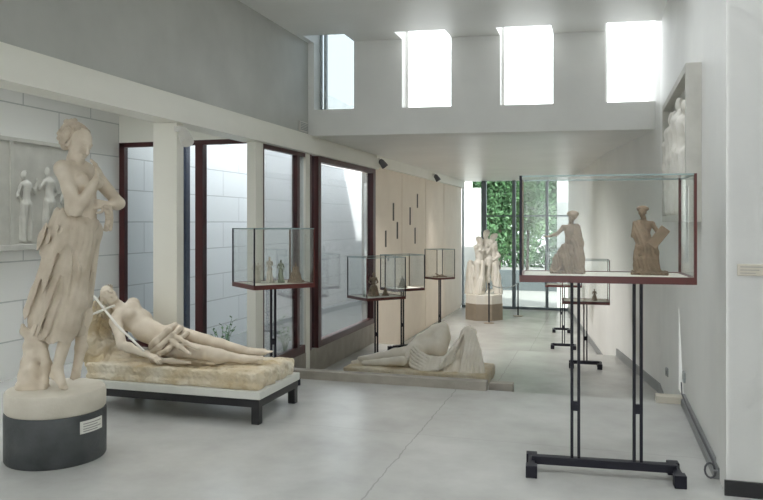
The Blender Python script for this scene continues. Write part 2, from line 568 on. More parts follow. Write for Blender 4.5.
# upper left wall above the beam
struct(MB().box(XL-.2, XL, -5.2, 9.8, 2.80, HT+1.6).build('wall_left', M['hallwall']))  # top carried up unseen to stop sun reaching the alcove opening
b = MB()
b.box(XL-.13, XL+.12, -5.2, 12.45, 2.54, 2.73)
b.box(XL-.13, XL+.055, -5.2, 12.45, 2.73, SOF+.01)
struct(b.build('trim_1', M['beam']))
struct(MB().box(XL-.1, XL+.08, 12.45, YE, 2.60, SOF).build('trim_2', M['beam']))
# alcove: ceiling, block wall (continues as the courtyard wall)
b = MB().box(-6.0, -5.55, -5.2, YG+.06, 2.98, 3.15).box(-4.5, XL-.1, -5.2, YG+.06, 2.98, 3.15)
b.box(-5.55, -4.5, -5.2, -1.0, 2.98, 3.15); b.box(-5.55, -4.5, 7.2, YG+.06, 2.98, 3.15)
struct(b.build('ceiling_alcove', M['wall']))
struct(MB().box(-5.55, -4.5, -1.0, 7.2, 3.10, 3.11).build('window_9', M['skyglass']))  # unseen roof opening added to brighten the alcove
struct(MB().box(XB-.3, XB, -5.2, 34, -1, 4.4).build('wall_alcove', M['block']))
struct(MB().box(XB, XL-.1, YG-.03, YG+.10, 2.585, 2.98).build('trim_3', M['beam']))
struct(MB().box(XB, XL, YG-.05, YG+.10, 0, .06).build('trim_4', M['kerb']))
# posts
for x0, x1, y0, y1, zb in ((-4.10, -3.84, 6.06, 6.18, 0), (XL-.08, XL+.04, 7.76, 7.95, L1), (XL-.08, XL+.03, 9.29, 9.44, L1)):
    struct(MB().box(x0, x1, y0, y1, zb, 2.545, .006).build('column', M['beam']))
# sill wall under the windows and the tan gallery wall
struct(MB().box(XL-.17, XL+.03, 6.95, 12.44, -1.1, -.19).build('wall_sill', M['kerb']))
b = MB()
for y0, y1 in ((12.44, 14.44), (14.48, 16.56), (16.6, 18.63), (18.67, YE-.05)):
    b.box(XL-.2, XL, y0, y1, L2+.07, 2.61)
b.box(XL-.2, XL-.03, 12.44, YE-.05, L2, 2.61)
gw = struct(b.build('wall_gallery', M['tan']))
for y, z0, z1 in ((10.62, 1.22, 1.47), (11.05, 1.62, 1.9), (11.28, 1.33, 1.6), (10.75, 1.0, 1.1), (12.1, 1.55, 1.85), (12.45, 1.22, 1.5), (12.62, 1.85, 2.1)):
    zz = [1.6+(q-1.6)*1.25 for q in (z0, z1)]
    MB().box(XL-.01, XL+.004, y*1.25-.05, y*1.25+.05, *zz).build('wall_slot_shade', M['slot'], gw)  # slots not cut: their inner shade is the dark colour of flat boxes
# right wall
def yz_prism(m, pts, x0, x1):
    a = [m.bm.verts.new((x0, y, z)) for y, z in pts]
    c = [m.bm.verts.new((x1, y, z)) for y, z in pts]
    n = len(pts)
    m.bm.faces.new(a); m.bm.faces.new(c[::-1])
    for i in range(n): m.bm.faces.new((a[i], a[(i+1) % n], c[(i+1) % n], c[i]))
b = MB()
b.box(.72, .95, 4.68, 7.10, -1.1, HT+.1)
b.box(.72, .95, 7.54, 9.8, -1.1, HT+.1)
b.box(.72, .95, 7.10, 7.54, -1.1, 0); b.box(.72, .95, 7.10, 7.54, .78, HT+.1)
yz_prism(b, [(7.10, 0), (7.50, .78), (7.10, .78)], .72, .95)
struct(b.build('wall_right', M['wall']))
b = MB(); yz_prism(b, [(7.10, 0), (7.54, 0), (7.54, .78), (7.50, .78)], .93, .936)
struct(b.build('window_17', M['skyglass']))  # tapered slit added so its bright jamb stands for a light streak
b = MB()
for y0, y1, z1 in ((9.8, 10.4, HT+.1), (10.4, 13.05, SOF+.05), (13.05, YE+.1, SOF+.05)):
    b.prism([(wall_x(y0), y0), (wall_x(y0)+.23, y0), (wall_x(y1)+.23, y1), (wall_x(y1), y1)], -1.3, z1)
struct(b.build('wall_right_far', M['wall']))
struct(MB().box(.705, 3.4, 4.68, 4.92, 0, HT+.1).build('wall_pier', M['wall']))
struct(MB().box(.708, .726, 4.93, 5.08, .07, HT).build('trim_5', M['wall']))
struct(MB().box(3.2, 3.4, -5.2, 4.68, -.5, HT+.1).build('wall_east', M['wall']))
struct(MB().box(.695, 3.2, 4.665, 4.68, 0, .09).build('baseboard_pier', M['black']))
# back of the hall, behind the viewer: piers and lintel around big openings added to let daylight in
b = MB()
b.box(-6.0, 3.4, -5.2, -5.0, 2.9, HT)
for x0, x1 in ((-6.0, -4.6), (-2.4, -.8), (1.4, 3.4)): b.box(x0, x1, -5.2, -5.0, 0, 2.9)
struct(b.build('wall_back', M['wall']))
# baseboards
b = MB()
b.box(.675, .72, 4.95, 7.0, 0, .05); b.box(.700, .72, 4.95, 7.0, .05, .07)
struct(b.build('baseboard_right', M['rub']))
b = MB()
for (y0, y1, z) in ((7.65, 9.8, L1), (9.8, YS-.05, L1), (YS+.4, 13.05, L2), (13.05, YE, L2)):
    b.prism([(wall_x(y0)-.022, y0), (wall_x(y0)+.01, y0), (wall_x(y1)+.01, y1), (wall_x(y1)-.022, y1)], z, z+.12)
struct(b.build('baseboard_far', M['rub']))
# kerbs on the edge of the upper floor
struct(MB().box(XL+.03, -1.035, 6.90, 7.02, -.2, .085, .006).build('trim_6', M['kerb']))
struct(MB().box(-1.03, -.80, 7.03, 7.13, -.55, .055, .006).build('trim_7', M['kerb']))
struct(MB().box(.47, .72, 6.88, 7.0, 0, .062, .005).build('trim_8', M['disc']))


# ------------------------------------------------------------------ windows
def window(n, frame_boxes, panes, fm, gm):
    f = MB()
    for q in frame_boxes: f.box(*q)
    o = struct(f.build('window_%s' % n, fm))
    for q in panes:
        MB().box(*q).build('pane', gm, o)
    return o

# alcove glass (faces the hall)
mx = at(201, 0, Y=YG).x
window(1, [(XB, XB+.075, YG-.03, YG+.04, .06, 2.585), (XB, XL-.1, YG-.03, YG+.04, 2.53, 2.585), (XB, XL-.1, YG-.03, YG+.04, .06, .13),
           (mx-.05, mx+.05, YG-.05, YG+.05, .13, 2.53)],
       [(XB+.075, mx-.05, YG, YG+.008, .13, 2.53), (mx+.05, XL-.1, YG, YG+.008, .13, 2.53)], M['redframe'], M['wglass'])
# side glass between the posts
window(2, [(XL-.03, XL+.03, 7.95, 9.27, 2.49, 2.54), (XL-.03, XL+.03, 7.95, 9.27, -.19, -.08), (XL-.05, XL+.03, 9.0, 9.08, -.08, 2.49), (XL-.03, XL+.03, 7.95, 8.0, -.08, 2.49)],
       [(XL-.004, XL+.004, 8.0, 8.98, -.08, 2.49), (XL-.004, XL+.004, 9.09, 9.27, -.08, 2.49)], M['redframe'], M['wglass'])
# big window
window(3, [(XL-.05, XL+.06, 9.68, 12.44, 2.46, 2.54), (XL-.05, XL+.06, 9.68, 12.44, -.19, -.10), (XL-.05, XL+.06, 9.68, 9.79, -.10, 2.46), (XL-.05, XL+.06, 12.30, 12.44, -.10, 2.46),
           (XL-.03, XL+.03, 9.44, 9.50, -.19, 2.54)],
       [(XL-.005, XL+.005, 9.79, 12.30, -.08, 2.44), (XL-.004, XL+.004, 9.50, 9.66, -.19, 2.54)], M['redframe'], M['wglass'])
# end glazing
xe0, xe1 = XL, wall_x(YE)
ms = [at(p, 0, Y=YE).x for p in (463, 484, 514, 547)]
ws = [.04, .14, .10, .08]
fb = [(x-w/2, x+w/2, YE-.04, YE+.06, L2, SOF) for x, w in zip(ms, ws)]
zt = at(500, 216, Y=YE).z
fb += [(xe0, xe1, YE-.02, YE+.04, L2, L2+.07), (ms[1], xe1, YE-.02, YE+.04, zt-.02, zt+.02)]
pn = []
ex = [xe0]+ms+[xe1]
for i in range(5):
    lo = ex[i]+(ws[i-1]/2 if i else 0); hi = ex[i+1]-(ws[i]/2 if i < 4 else 0)
    pn.append((lo, hi, YE, YE+.008, L2+.07, SOF))
window(4, fb, pn, M['mull'], M['eglass'])
# clerestory lights, each with a vertical pane and a roof pane over the notch
for i, (x0, x1) in enumerate(WX):
    y0, y1 = yc(x0), yc(x1)
    f = MB()
    f.prism([(x0, y0+.22), (x0+.03, y0+.22), (x0+.03, y0+.26), (x0, y0+.26)], WB, HT+.26)
    f.prism([(x0, y0+.22), (x1, y1+.22), (x1, y1+.26), (x0, y0+.26)], WB, WB+.03)
    if i == 0: f.prism([(x0+.07, y0+.20), (x0+.10, y0+.20), (x0+.10, y0+.27), (x0+.07, y0+.27)], WB+.03, HT+.26)
    o = struct(f.build('window_%d' % (5+i), M['grey'] if i == 0 else M['wall']))
    g = M['bluepane'] if i == 0 else M['skyglass']
    MB().prism([(x0, y0+.235), (x1, y1+.235), (x1, y1+.243), (x0, y0+.243)], WB+.03, HT+.28).build('pane', g, o)
    MB().prism([(x0, y0-.40), (x1, y1-.40), (x1, y1+.24), (x0, y0+.24)], HT+.28, HT+.29).build('roof_pane', g, o)

# ------------------------------------------------------------------ outdoors
struct(MB().box(-50, 50, YE+.06, 80, -1.6, L2-.05).build('ground', M['gravel']))
struct(MB().box(XB, XL-.17, YG+.1, YE+.06, -1.2, -.25).build('ground_courtyard', M['gravel']))
YW = 22.8
wp0 = at(461, 0, Y=YW).x; wp1 = at(480, 0, Y=YW).x
struct(MB().box(wp0-1.2, wp1, YW, YW+.2, L2-.05, at(470, 188, Y=YW).z).build('wall_garden', M['extwhite']))
xr0 = at(557, 0, Y=22).x
struct(MB().box(xr0, xr0+1.9, 22, 22.2, L2-.05, 4.0).build('wall_garden_side', M['extwhite']))
struct(MB().box(-8, 3, 27.5, 27.8, L2-.05, -.2).build('wall_parapet', M['lowwall']))
# unseen tall block added to shade the roof openings and courtyard wall
struct(MB().box(4.2, 12, -18, 8.7, -.5, 15.5).build('wall_sunblock', M['extwhite']))
post = at(185, 0, Y=8.7)
tag(MB().box(post.x-.05, post.x+.05, 8.65, 8.75, -.25, 3.4, .006).build('steel_post', M['blue']), 'dark blue upright steel post behind the alcove glass, left of the red mullion', 'post')


def leaf_mesh(name, m, n, c, r, size, parent, seed):
    rnd = np.random.RandomState(seed)
    u = rnd.normal(size=(n, 3)); u /= np.linalg.norm(u, axis=1)[:, None]
    # clumps inside an uneven crown
    cl = rnd.normal(size=(26, 3)); cl /= np.linalg.norm(cl, axis=1)[:, None]
    cl *= rnd.uniform(.3, .85, (26, 1))
    ci = rnd.randint(0, 26, n)
    p = (cl[ci]+u*rnd.uniform(.15, .38, (n, 1)))*np.array(r)+np.array(c)
    a = rnd.normal(size=(n, 3)); a /= np.linalg.norm(a, axis=1)[:, None]
    bb = np.cross(a, rnd.normal(size=(n, 3))); bb /= np.linalg.norm(bb, axis=1)[:, None]
    s = (size*rnd.uniform(.6, 1.3, n))[:, None]
    verts = np.stack([p-a*s, p+bb*s*.45, p+a*s, p-bb*s*.45], 1).reshape(-1, 3)
    me = bpy.data.meshes.new(name)
    me.from_pydata(verts.tolist(), [], [(4*i, 4*i+1, 4*i+2, 4*i+3) for i in range(n)])
    me.materials.append(m)
    o = bpy.data.objects.new(name, me)
    COL.objects.link(o); o.parent = parent
    return o


def tree(px, Y, top, r, m, label, seed, n=2600, size=.10):
    x = at(px, 0, Y=Y).x
    t = thing('tree', label, 'tree', (x, Y, L2-.05), 0, 'garden trees beyond the end glass')
    h = top-L2
    MB().tube([(0, 0, 0), (.05, .03, h*.3), (-.04, 0, h*.55), (.03, -.03, h*.8)], [.09, .075, .06, .03], 8).build('trunk', M['bark'], t, True)
    leaf_mesh('crown', m, n, (0, 0, h*.56), (r, r, h*.5), size, t, seed)
    return t

tree(499, 29.8, 5.8, 1.05, M['leafA'], 'dense green tree seen through the end glass just above the white statue group', 3, 6500, .11)
tree(527, 33.4, 6.0, 1.5, M['leafB'], 'light green tree seen through the end glass at the left edge of the big case', 4, 6500, .12)
tree(563, 30.2, 5.6, 1.0, M['leafA'], 'green tree seen through the end glass left of the seated terracotta figurine', 5, 6000, .11)
tree(474, 40.0, 6.6, 1.5, M['leafA'], 'green tree rising over the top of the white garden wall', 8, 5000, .13)
hg = thing('hedge', 'deep green hedge filling the view behind the garden trees', 'hedge', (at(520, 0, Y=42).x, 42, L2-.05))
leaf_mesh('foliage', M['leafA'], 6500, (0, 0, 1.9), (5.5, .9, 3.2), .17, hg, 11)


def shrub(px, Y, h, label, seed):
    x = at(px, 0, Y=Y).x
    t = thing('courtyard_plant', label, 'plant', (x, Y, -.25 if Y > YG else 0))
    rnd = random.Random(seed)
    st, lf = MB(), MB()
    for k in range(9):
        a = rnd.uniform(0, 2*PI); q = rnd.uniform(.05, .16); hh = h*rnd.uniform(.6, 1)
        tip = Vector((q*math.cos(a), q*math.sin(a), hh))
        st.tube([(0, 0, 0), tip*.5+Vector((0, 0, .05)), tip], [.006, .005, .002], 5)
        for j in range(6):
            c = tip*(.5+.1*j)
            ang = rnd.uniform(0, 2*PI); e = Vector((math.cos(ang), math.sin(ang), .6)).normalized()*.085
            w = Vector((-e.y, e.x, 0))*.22
            vs = [lf.bm.verts.new(c+v) for v in (Vector(), e*.5+w, e, e*.5-w)]
            lf.bm.faces.new(vs)
    st.build('stem', M['leafB'], t); lf.build('foliage', M['leafB'], t)

shrub(222, 8.4, .62, 'small green plant outside the alcove glass above the reclining figure\'s knees', 1)
shrub(285, 9.4, .5, 'low green plant outside the glass below the nearest left case', 2)

# ------------------------------------------------------------------ display cases
def case(label, C, rot, a, b, z0, z1, zf, feet='bars', post_m='dark', group=None, legs=(-.27, .27), floor_pad=True):
    """glass showcase on a steel stand; a, b are its width and depth, zf the floor under it"""
    t = thing('display_case', label, 'display case', (C[0], C[1], zf), rot, group)
    A, B = a/2, b/2
    fx_, fd_ = (.86, .48) if a > .8 else (.6, .42)
    lz0, lz1 = z0-zf, z1-zf
    fh = .042
    f = MB()
    f.box(-A, A, -B, -B+.025, lz0, lz0+fh); f.box(-A, A, B-.025, B, lz0, lz0+fh)
    f.box(-A, -A+.025, -B+.025, B-.025, lz0, lz0+fh); f.box(A-.025, A, -B+.025, B-.025, lz0, lz0+fh)
    f.build('tray_frame', M['red'], t)
    MB().box(-A+.025, A-.025, -B+.025, B-.025, lz0+.008, lz0+fh-.004).build('shelf', M['linen'], t)
    w = .016 if a > .8 else .012
    pm = post_m if isinstance(post_m, (list, tuple)) else [post_m]*4
    for (sx, sy), q in zip(((-1, -1), (1, -1), (1, 1), (-1, 1)), pm):
        x0 = -A if sx < 0 else A-w; y0 = -B if sy < 0 else B-w
        MB().box(x0, x0+w, y0, y0+w, lz0+fh, lz1).build('corner_post', M[q], t)
    e = MB()
    for s in (-1, 1):
        ye = s*(B-.004); e.box(-A+w, A-w, ye-.004, ye+.004, lz1-.010, lz1)
        xe = s*(A-.004); e.box(xe-.004, xe+.004, -B+w, B-w, lz1-.010, lz1)
    e.build('top_rim', M['glassedge'], t)
    g = .006
    for q in ((-A+w, A-w, -B+.003, -B+.003+g, lz0+fh, lz1-.010), (-A+w, A-w, B-.003-g, B-.003, lz0+fh, lz1-.010),
              (-A+.003, -A+.003+g, -B+w, B-w, lz0+fh, lz1-.010), (A-.003-g, A-.003, -B+w, B-w, lz0+fh, lz1-.010),
              (-A+.009, A-.009, -B+.009, B-.009, lz1-.009, lz1-.003)):
        MB().box(*q).build('glass_panel', M['glass'], t)
    for lx in legs:
        lx = lx*a
        o = .021
        lg = MB()
        for s in (-1, 1): lg.box(lx+s*o-.009, lx+s*o+.009, -.012, .012, .07, lz0)
        leg = lg.build('leg', M['dark'], t)
        MB().box(lx-.014, lx+.014, -.011, .011, .40, .46).build('leg_clamp', M['dark'], leg)
    cb = MB(); cb.box(-A*fx_, A*fx_, -.03, .03, .05, .10, .004)
    cb.build('crossbar', M['dark'], t)
    for s in (-1, 1):
        fo = MB()
        xx = s*A*fx_
        fo.box(xx-.022, xx+.022, -B*fd_, B*fd_, .035, .075, .003)
        for sy in (-1, 1):
            fo.box(xx-.035, xx+.035, sy*B*fd_-.035, sy*B*fd_+.035, 0, .078, .004)
        fo.build('foot', M['dark'], t)
    return t

GC = 'glass display cases on steel stands'
case('large glass case on a dark steel stand holding two terracotta figurines, nearest the right wall', (.012, 4.82), math.radians(4.5), 1.02, .50, 1.232, 1.885, 0,
     post_m=['dark', 'red', 'red', 'brown'], group=GC, legs=(-.163, .207))


def rect_case(label, Npx, d, deg, a, b, ybot, ytop, zf, **kw):
    N = at(Npx, ybot, d=d)
    zt = at(Npx, ytop, d=d).z
    ph = math.radians(deg)
    u = Vector((math.cos(ph), math.sin(ph), 0)); v = Vector((-math.sin(ph), math.cos(ph), 0))
    C = N+u*a/2+v*b/2
    t = case(label, (C.x, C.y), ph, a, b, N.z, zt, zf, group=GC, **kw)
    return C, ph, N.z+.038

C1 = rect_case('glass case with four small pale figurines, standing behind the feet of the reclining figure', 254, 6.75, 49, .63, .56, 290.5, 228.5, 0,
               post_m=['dark', 'red', 'brown', 'dark'], legs=(0,))
C2 = rect_case('glass case with a reddish upright figurine, by the big red-framed window', 366.7, 10.75, 48, .69, .60, 301.5, 258, L1,
               post_m=['red', 'dark', 'dark', 'dark'], legs=(0,))
C3 = rect_case('glass case with one cone-shaped bozzetto, second along the tan wall behind the window case', 395, 11.85, 48, .59, .47, 292, 255.5, L1,
               post_m=['dark', 'dark', 'brown', 'dark'], legs=(0,))
C4 = rect_case('smallest looking glass case with a low lying model, farthest along the tan wall', 437, 15.8, 50, .50, .45, 280, 249.5, L2,
               post_m=['brown', 'dark', 'dark', 'dark'], legs=(0,))
# right side of the gallery, seen below and through the large case
def wall_case(label, px0, px1, Y, yb, yt, zf, dep, **kw):
    p0 = at(px0, yb, Y=Y); p1 = at(px1, yb, Y=Y+.03)
    a = (p1-p0).length; rot = math.atan2(p1.y-p0.y, p1.x-p0.x)
    c = (p0+p1)/2+Vector((-math.sin(rot), math.cos(rot), 0))*dep/2
    case(label, (c.x, c.y), rot, a, dep, p0.z, at(px0, yt, Y=Y).z, zf, group=GC, **kw)
    return c, rot, p0.z+.038
R2 = wall_case('glass case with one tiny figurine, seen just below the large case\'s middle', 562, 610, 10.95, 304, 260, L1, .48, post_m='red', legs=(0,))
R3 = wall_case('glass case seen under the left half of the large case, second along the right wall', 545, 582, 14.6, 287, 253, L2, .46, post_m='dark', legs=(0,))
R4 = wall_case('farthest glass case along the right wall, near the sunlit end', 549, 574, 16.8, 281, 249, L2, .45, post_m='dark', legs=(0,))


# ------------------------------------------------------------------ dancer on the drum plinth
pc = at(54.5, 455, d=5.0)
PX, PY = pc.x, pc.y
rd = view_turn(55)
pl = thing('drum_plinth', 'dark grey round stone drum with a white label card carrying the standing dancer', 'plinth', (PX, PY, 0), rd)
DZ = .325
MB().lathe([(.318, 0), (.324, .01), (.326, DZ-.012), (.320, DZ)], 64, (.010, 0, 0)).build('drum', M['drum'], pl, True)
# label card on the curved front
ca = at(75, 424, d=4.72); 
lm = MB()
ang0 = -PI/2+math.asin((76-54.5)/49); ang1 = -PI/2+math.asin((97-54.5)/49.5)
def strip(m, r0, r1, a0, a1, z0, z1, n=8):
    ang = [a0+(a1-a0)*i/n for i in range(n+1)]
    pts = [(r0*math.cos(a), r0*math.sin(a)) for a in ang]+[(r1*math.cos(a), r1*math.sin(a)) for a in reversed(ang)]
    m.prism(pts, z0, z1)
strip(lm, .325, .332, ang0, ang1, .205, .285)
card = lm.build('label_card', M['card'], pl)
card.location.x = .010
ink = MB()
for i, zz in enumerate((.265, .248, .231, .216)):
    strip(ink, .332, .3325, ang0+.06, ang1-.06-.1*(i % 2), zz, zz+.006)
ink.build('label_text', M['ink'], card)

S_ = 5.0/F
st = thing('dancer_statue', 'standing cream plaster dancer touching her chin, on the round drum at the left', 'statue', (PX, PY, DZ), rd)
def P(px, py, y=0.0): return V3((px-54.5)*S_, y, (455-py)*S_-DZ)
TOP = P(0, 386.5)[2]
MB().lathe([(.312, 0), (.321, .012), (.323, TOP-.02), (.312, TOP-.004), (.285, TOP)], 64, (.010, 0, 0)).build('base_disc', M['disc'], st, True)
J = dict(head=P(76, 142, -.04), neck=P(73, 159, -.02), shR=P(62, 169, -.11), shL=P(91, 171, .09), waist=P(79, 205, -.02),
         hipR=P(72, 232, -.07), hipL=P(85.5, 231, .05), elR=P(74, 210, -.17), wrR=P(92, 180, -.13), elL=P(115.5, 202, .02), wrL=P(105, 204, -.06),
         knR=P(73, 303, -.13), anR=P(57, 366, -.07), toeR=P(63, 386, -.13), heelR=P(54.5, 373, -.05),
         knL=P(82, 303, .02), anL=P(78.5, 349, .02), toeL=P(73.5, 380, -.01), heelL=P(81.5, 349, .05),
         calfR=(-.8, .5, 0), calfL=(.3, .9, 0))
S = SDF(P(20, 400, -.33), P(130, 112, .30), .0055)
sculpt_body(S, J, 1.0, .03)
sculpt_head(S, P(76.5, 143, -.04), (.62, -.76, -.30), (.22, 0, 1), 1.05)
# right hand: fist under the chin, forefinger raised to it; left hand turned back on the hip
sculpt_hand(S, P(92, 180, -.13), (.12, -.05, 1), (-1, -.2, .2), .95, .55)
S.tube([P(93, 170, -.13), P(91.5, 165, -.125), P(89, 160.5, -.12)], [.010, .009, .007], .006)
sculpt_hand(S, P(105, 204, -.06), (-1, -.25, .05), (.2, 1, -.4), .95, .4)
S.build('body', M['plaster'], st)
# hair: curls, band and top knot
S = SDF(P(52, 168, -.25), P(95, 110, .2), .005)
hc = P(72, 134, -.02)
S.ell(P(71.5, 135, -.005), (.092, .092, .085), .02)
rng = random.Random(3)
fd = unit((.62, -.76, -.50))
for i in range(120):
    a = rng.uniform(0, 2*PI); e = rng.uniform(-.5, 1.4)
    dv = V3(math.cos(a)*math.cos(e), math.sin(a)*math.cos(e), math.sin(e))
    if np.dot(dv, fd) > .45: continue
    S.ell(P(72.5, 136, -.015)+dv*V3(.096, .098, .090), (.018, .018, .018), .008)
for i in range(16):
    a = rng.uniform(0, 2*PI)
    S.ell(P(69, 121.5, -.01)+V3(math.cos(a)*.03, math.sin(a)*.03, rng.uniform(-.01, .022)), (.017, .017, .017), .008)
S.ell(P(64.5, 144, .02), (.032, .04, .035), .02)
S.build('hair', M['hair'], st)
# drapery: clinging over the legs and blowing back to the left
S = SDF(P(15, 392, -.32), P(112, 205, .30), .0055)
S.cap(P(78.5, 220, -.02), P(79, 238, -.01), .096, .106, .03)
S.cap(P(73.5, 231, -.06), P(73.5, 240, -.08), .122, .116, .03); S.cap(P(74, 240, -.08), P(73, 302, -.128), .112, .072, .03); S.cap(P(73, 302, -.128), P(62, 338, -.09), .072, .064, .03)
S.ell(P(67, 322, -.095), (.072, .075, .10), .03)
S.cap(P(84.5, 231, .04), P(81.5, 302, .01), .086, .056, .03); S.cap(P(82, 302, .01), P(78.5, 334, .01), .048, .038, .03)
S.tube([P(66, 216, -.02), P(58, 240, .0), P(54, 270, .0), P(53, 305, -.02), P(50, 338, -.01)], [.05, .06, .062, .062, .058], .03)
S.tube([P(60, 214, .05), P(47, 238, .09), P(44, 250, .10)], [.045, .045, .032], .02)
S.tube([P(52, 250, .05), P(47, 275, .07), P(40, 294, .09), P(36, 312, .09), P(35, 326, .08)], [.055, .045, .05, .042, .03], .025)
S.tube([P(36, 300, .09), P(31, 310, .10), P(31, 320, .09)], [.04, .03, .018], .015)
S.tube([P(50, 290, .03), P(45, 315, .03), P(42, 336, .02)], [.05, .05, .045], .025)
for i in range(7):      # heavy ridges that run from the hip to the hem, left of the near thigh
    x0 = 61+1.6*i; x1 = 42+3.2*i
    S.tube([P(x0, 219, -.09-.004*i), P((x0*.5+x1*.5)-1.5, 272, -.06-.010*i), P(x1, 332, -.05-.012*i)], [.008, .017, .015], .010)
S.tube([P(66, 221, -.12), P(80, 226, -.14), P(93, 222, -.06)], [.022, .024, .022], .02)
S.tube([P(63, 226, -.10), P(80, 232, -.15), P(94, 226, -.05)], [.014, .015, .014], .015)
S.tube([P(84, 232, -.15), P(80, 270, -.17), P(72, 320, -.14)], [.008, .009, .007], .015)
S.tube([P(91, 232, -.05), P(88, 270, -.06), P(80, 325, -.03)], [.008, .009, .007], .015)
for (a0, a1, a2) in (((66, 226, -.17), (70, 262, -.21), (64, 318, -.17)), ((70, 228, -.18), (77, 266, -.20), (70, 326, -.165)), ((76, 230, -.17), (82, 262, -.155), (77, 300, -.16))):
    S.tube([P(*a0), P(*a1), P(*a2)], [.006, .008, .007], .010)
xm = P(66, 0)[0]
S.disp(lambda X, Y, Z: ((.0015+.0105*np.clip((xm+.12*(Z-1)-X)/.10, 0, 1))*np.sin(2*PI/.046*(X-.24*(Z-1)+.45*Y)+1.2*np.sin(4.2*Z+2*Y))).astype(np.float32))
hem = P(0, 340)[2]
S.d = np.maximum(S.d, (hem+.014*np.sin(S.ax[0]*60)[:, None, None]-S.ax[2][None, None, :])).astype(np.float32)
S.build('drapery', M['cloth'], st)
# tree stump support
S = SDF(P(10, 390, -.22), P(62, 310, .28), .006)
S.tube([P(34, 386, .05), P(35, 368, .05), P(37, 348, .05), P(42, 326, .04)], [.105, .080, .070, .06], .03)
S.cap(P(26, 387, .0), P(44, 386, -.03), .035, .03, .04)
S.tube([P(33, 342, .02), P(28, 330, .03), P(26, 324, .03)], [.035, .028, .015], .02)
S.tube([P(43, 345, -.02), P(47, 360, -.03), P(46, 378, -.02)], [.04, .03, .03], .03)
S.disp(lumps(.006, 38, .4))
S.cut_below(TOP-.002)
S.build('tree_stump', M['plaster'], st)
# garland in the left hand
S = SDF(P(92, 240, -.18), P(116, 196, .04), .004)
for i in range(13):
    q = i/12
    S.ell(P(101.5+2.5*math.sin(q*3), 206+23*q, -.10+.01*math.sin(i*2)), (.020, .018, .015), .004)
    S.ell(P(105.5+1.5*math.sin(q*3), 206+23*q, -.08), (.016, .015, .013), .004)
S.build('garland', M['hair'], st)

# ------------------------------------------------------------------ reclining figure on its bench
BX0, BX1, BY0, BY1 = -4.22, -2.575, 5.225, 6.0
bn = thing('display_bench', 'low black steel bench with a pale board top under the reclining plaster figure', 'bench', ((BX0+BX1)/2, (BY0+BY1)/2, 0))
hx, hy = (BX1-BX0)/2, (BY1-BY0)/2
for sx in (-1, 1):
    for sy in (-1, 1):
        x = sx*(hx-.035); y = sy*(hy-.035)
        MB().box(x-.033, x+.033, y-.033, y+.033, 0, .135, .003).build('leg', M['black'], bn)
fr = MB()
fr.box(-hx, hx, -hy, -hy+.05, .135, .20); fr.box(-hx, hx, hy-.05, hy, .135, .20)
fr.box(-hx, -hx+.05, -hy+.05, hy-.05, .135, .20); fr.box(hx-.05, hx, -hy+.05, hy-.05, .135, .20)
fr.build('bench_frame', M['black'], bn)
MB().box(-hx-.012, hx+.012, -hy-.012, hy+.012, .20, .262, .004).build('board', M['board'], bn)

rc = thing('reclining_statue', 'cream plaster woman lying back on a rough couch with a thin cross on her chest', 'statue', ((BX0+BX1)/2, (BY0+BY1)/2, .262))
ox, oy, oz = (BX0+BX1)/2, (BY0+BY1)/2, .262
def Q(px, py, Y):
    v = at(px, py, Y=Y); return V3(v.x-ox, v.y-oy, v.z-oz)
S = SDF((-hx-.12, -hy-.1, -.02), (hx+.06, hy+.1, .78), .009)
S.box((-hx+.0, -hy+.025, -.03), (hx-.02, hy-.02, .135), .03, .02)
# couch head rising at the left
for (px, py, Y, r) in ((100, 316, 5.66, .19), (88, 322, 5.52, .13), (95, 347, 5.52, .16), (108, 356, 5.6, .16), (90, 350, 5.62, .20), (125, 368, 5.62, .13)):
    S.ell(Q(px, py, Y), (r*.8, r*1.25, r), .07)
S.cap(Q(86, 312, 5.45), Q(90, 318, 5.85), .10, .10, .06)
S.disp(lumps(.008, 30, 1.0)); S.disp(lumps(.004, 70, 2.0))
S.cut_below(0.0)
S.build('couch', M['bedplaster'], rc)
# body
J = dict(head=Q(107, 297, 5.60), neck=Q(118, 306, 5.60), shR=Q(116, 322, 5.44), shL=Q(133, 304, 5.76), waist=Q(148, 331, 5.58),
         hipR=Q(164, 347, 5.50), hipL=Q(174, 335, 5.68), elR=Q(122, 345, 5.27), wrR=Q(147, 354.5, 5.25), elL=Q(141, 322, 5.88), wrL=Q(158, 334, 5.76),
         knR=Q(207, 353, 5.42), anR=Q(243, 359, 5.55), toeR=Q(262, 359, 5.58), knL=Q(206, 341, 5.62), anL=Q(250, 352, 5.64), toeL=Q(271, 352, 5.62),
         calfR=(0, 0, -1), calfL=(0, 0, -1))
S = SDF((-hx-.05, -hy-.12, .0), (hx+.06, hy+.12, .95), .0065)
sculpt_body(S, J, 1.0, .03, bust=False)
cc = J['shR']*.34+J['shL']*.34+J['waist']*.32
for q in (-1, 1):
    S.ell(cc+(J['shL']-J['shR'])*.19*q+V3(.02, -.035, .075), (.052, .05, .048), .035)
sculpt_head(S, Q(107, 296, 5.58), (.62, -.50, .60), (-.75, 0, .55), .98)
sculpt_hand(S, Q(147, 354.5, 5.25), (1, -.05, -.30), (0, .15, -1), .95, .25)
sculpt_hand(S, Q(158, 334, 5.76), (1, -.3, -.2), (0, -.2, -1), .95, .3)
S.build('body', M['plaster'], rc)
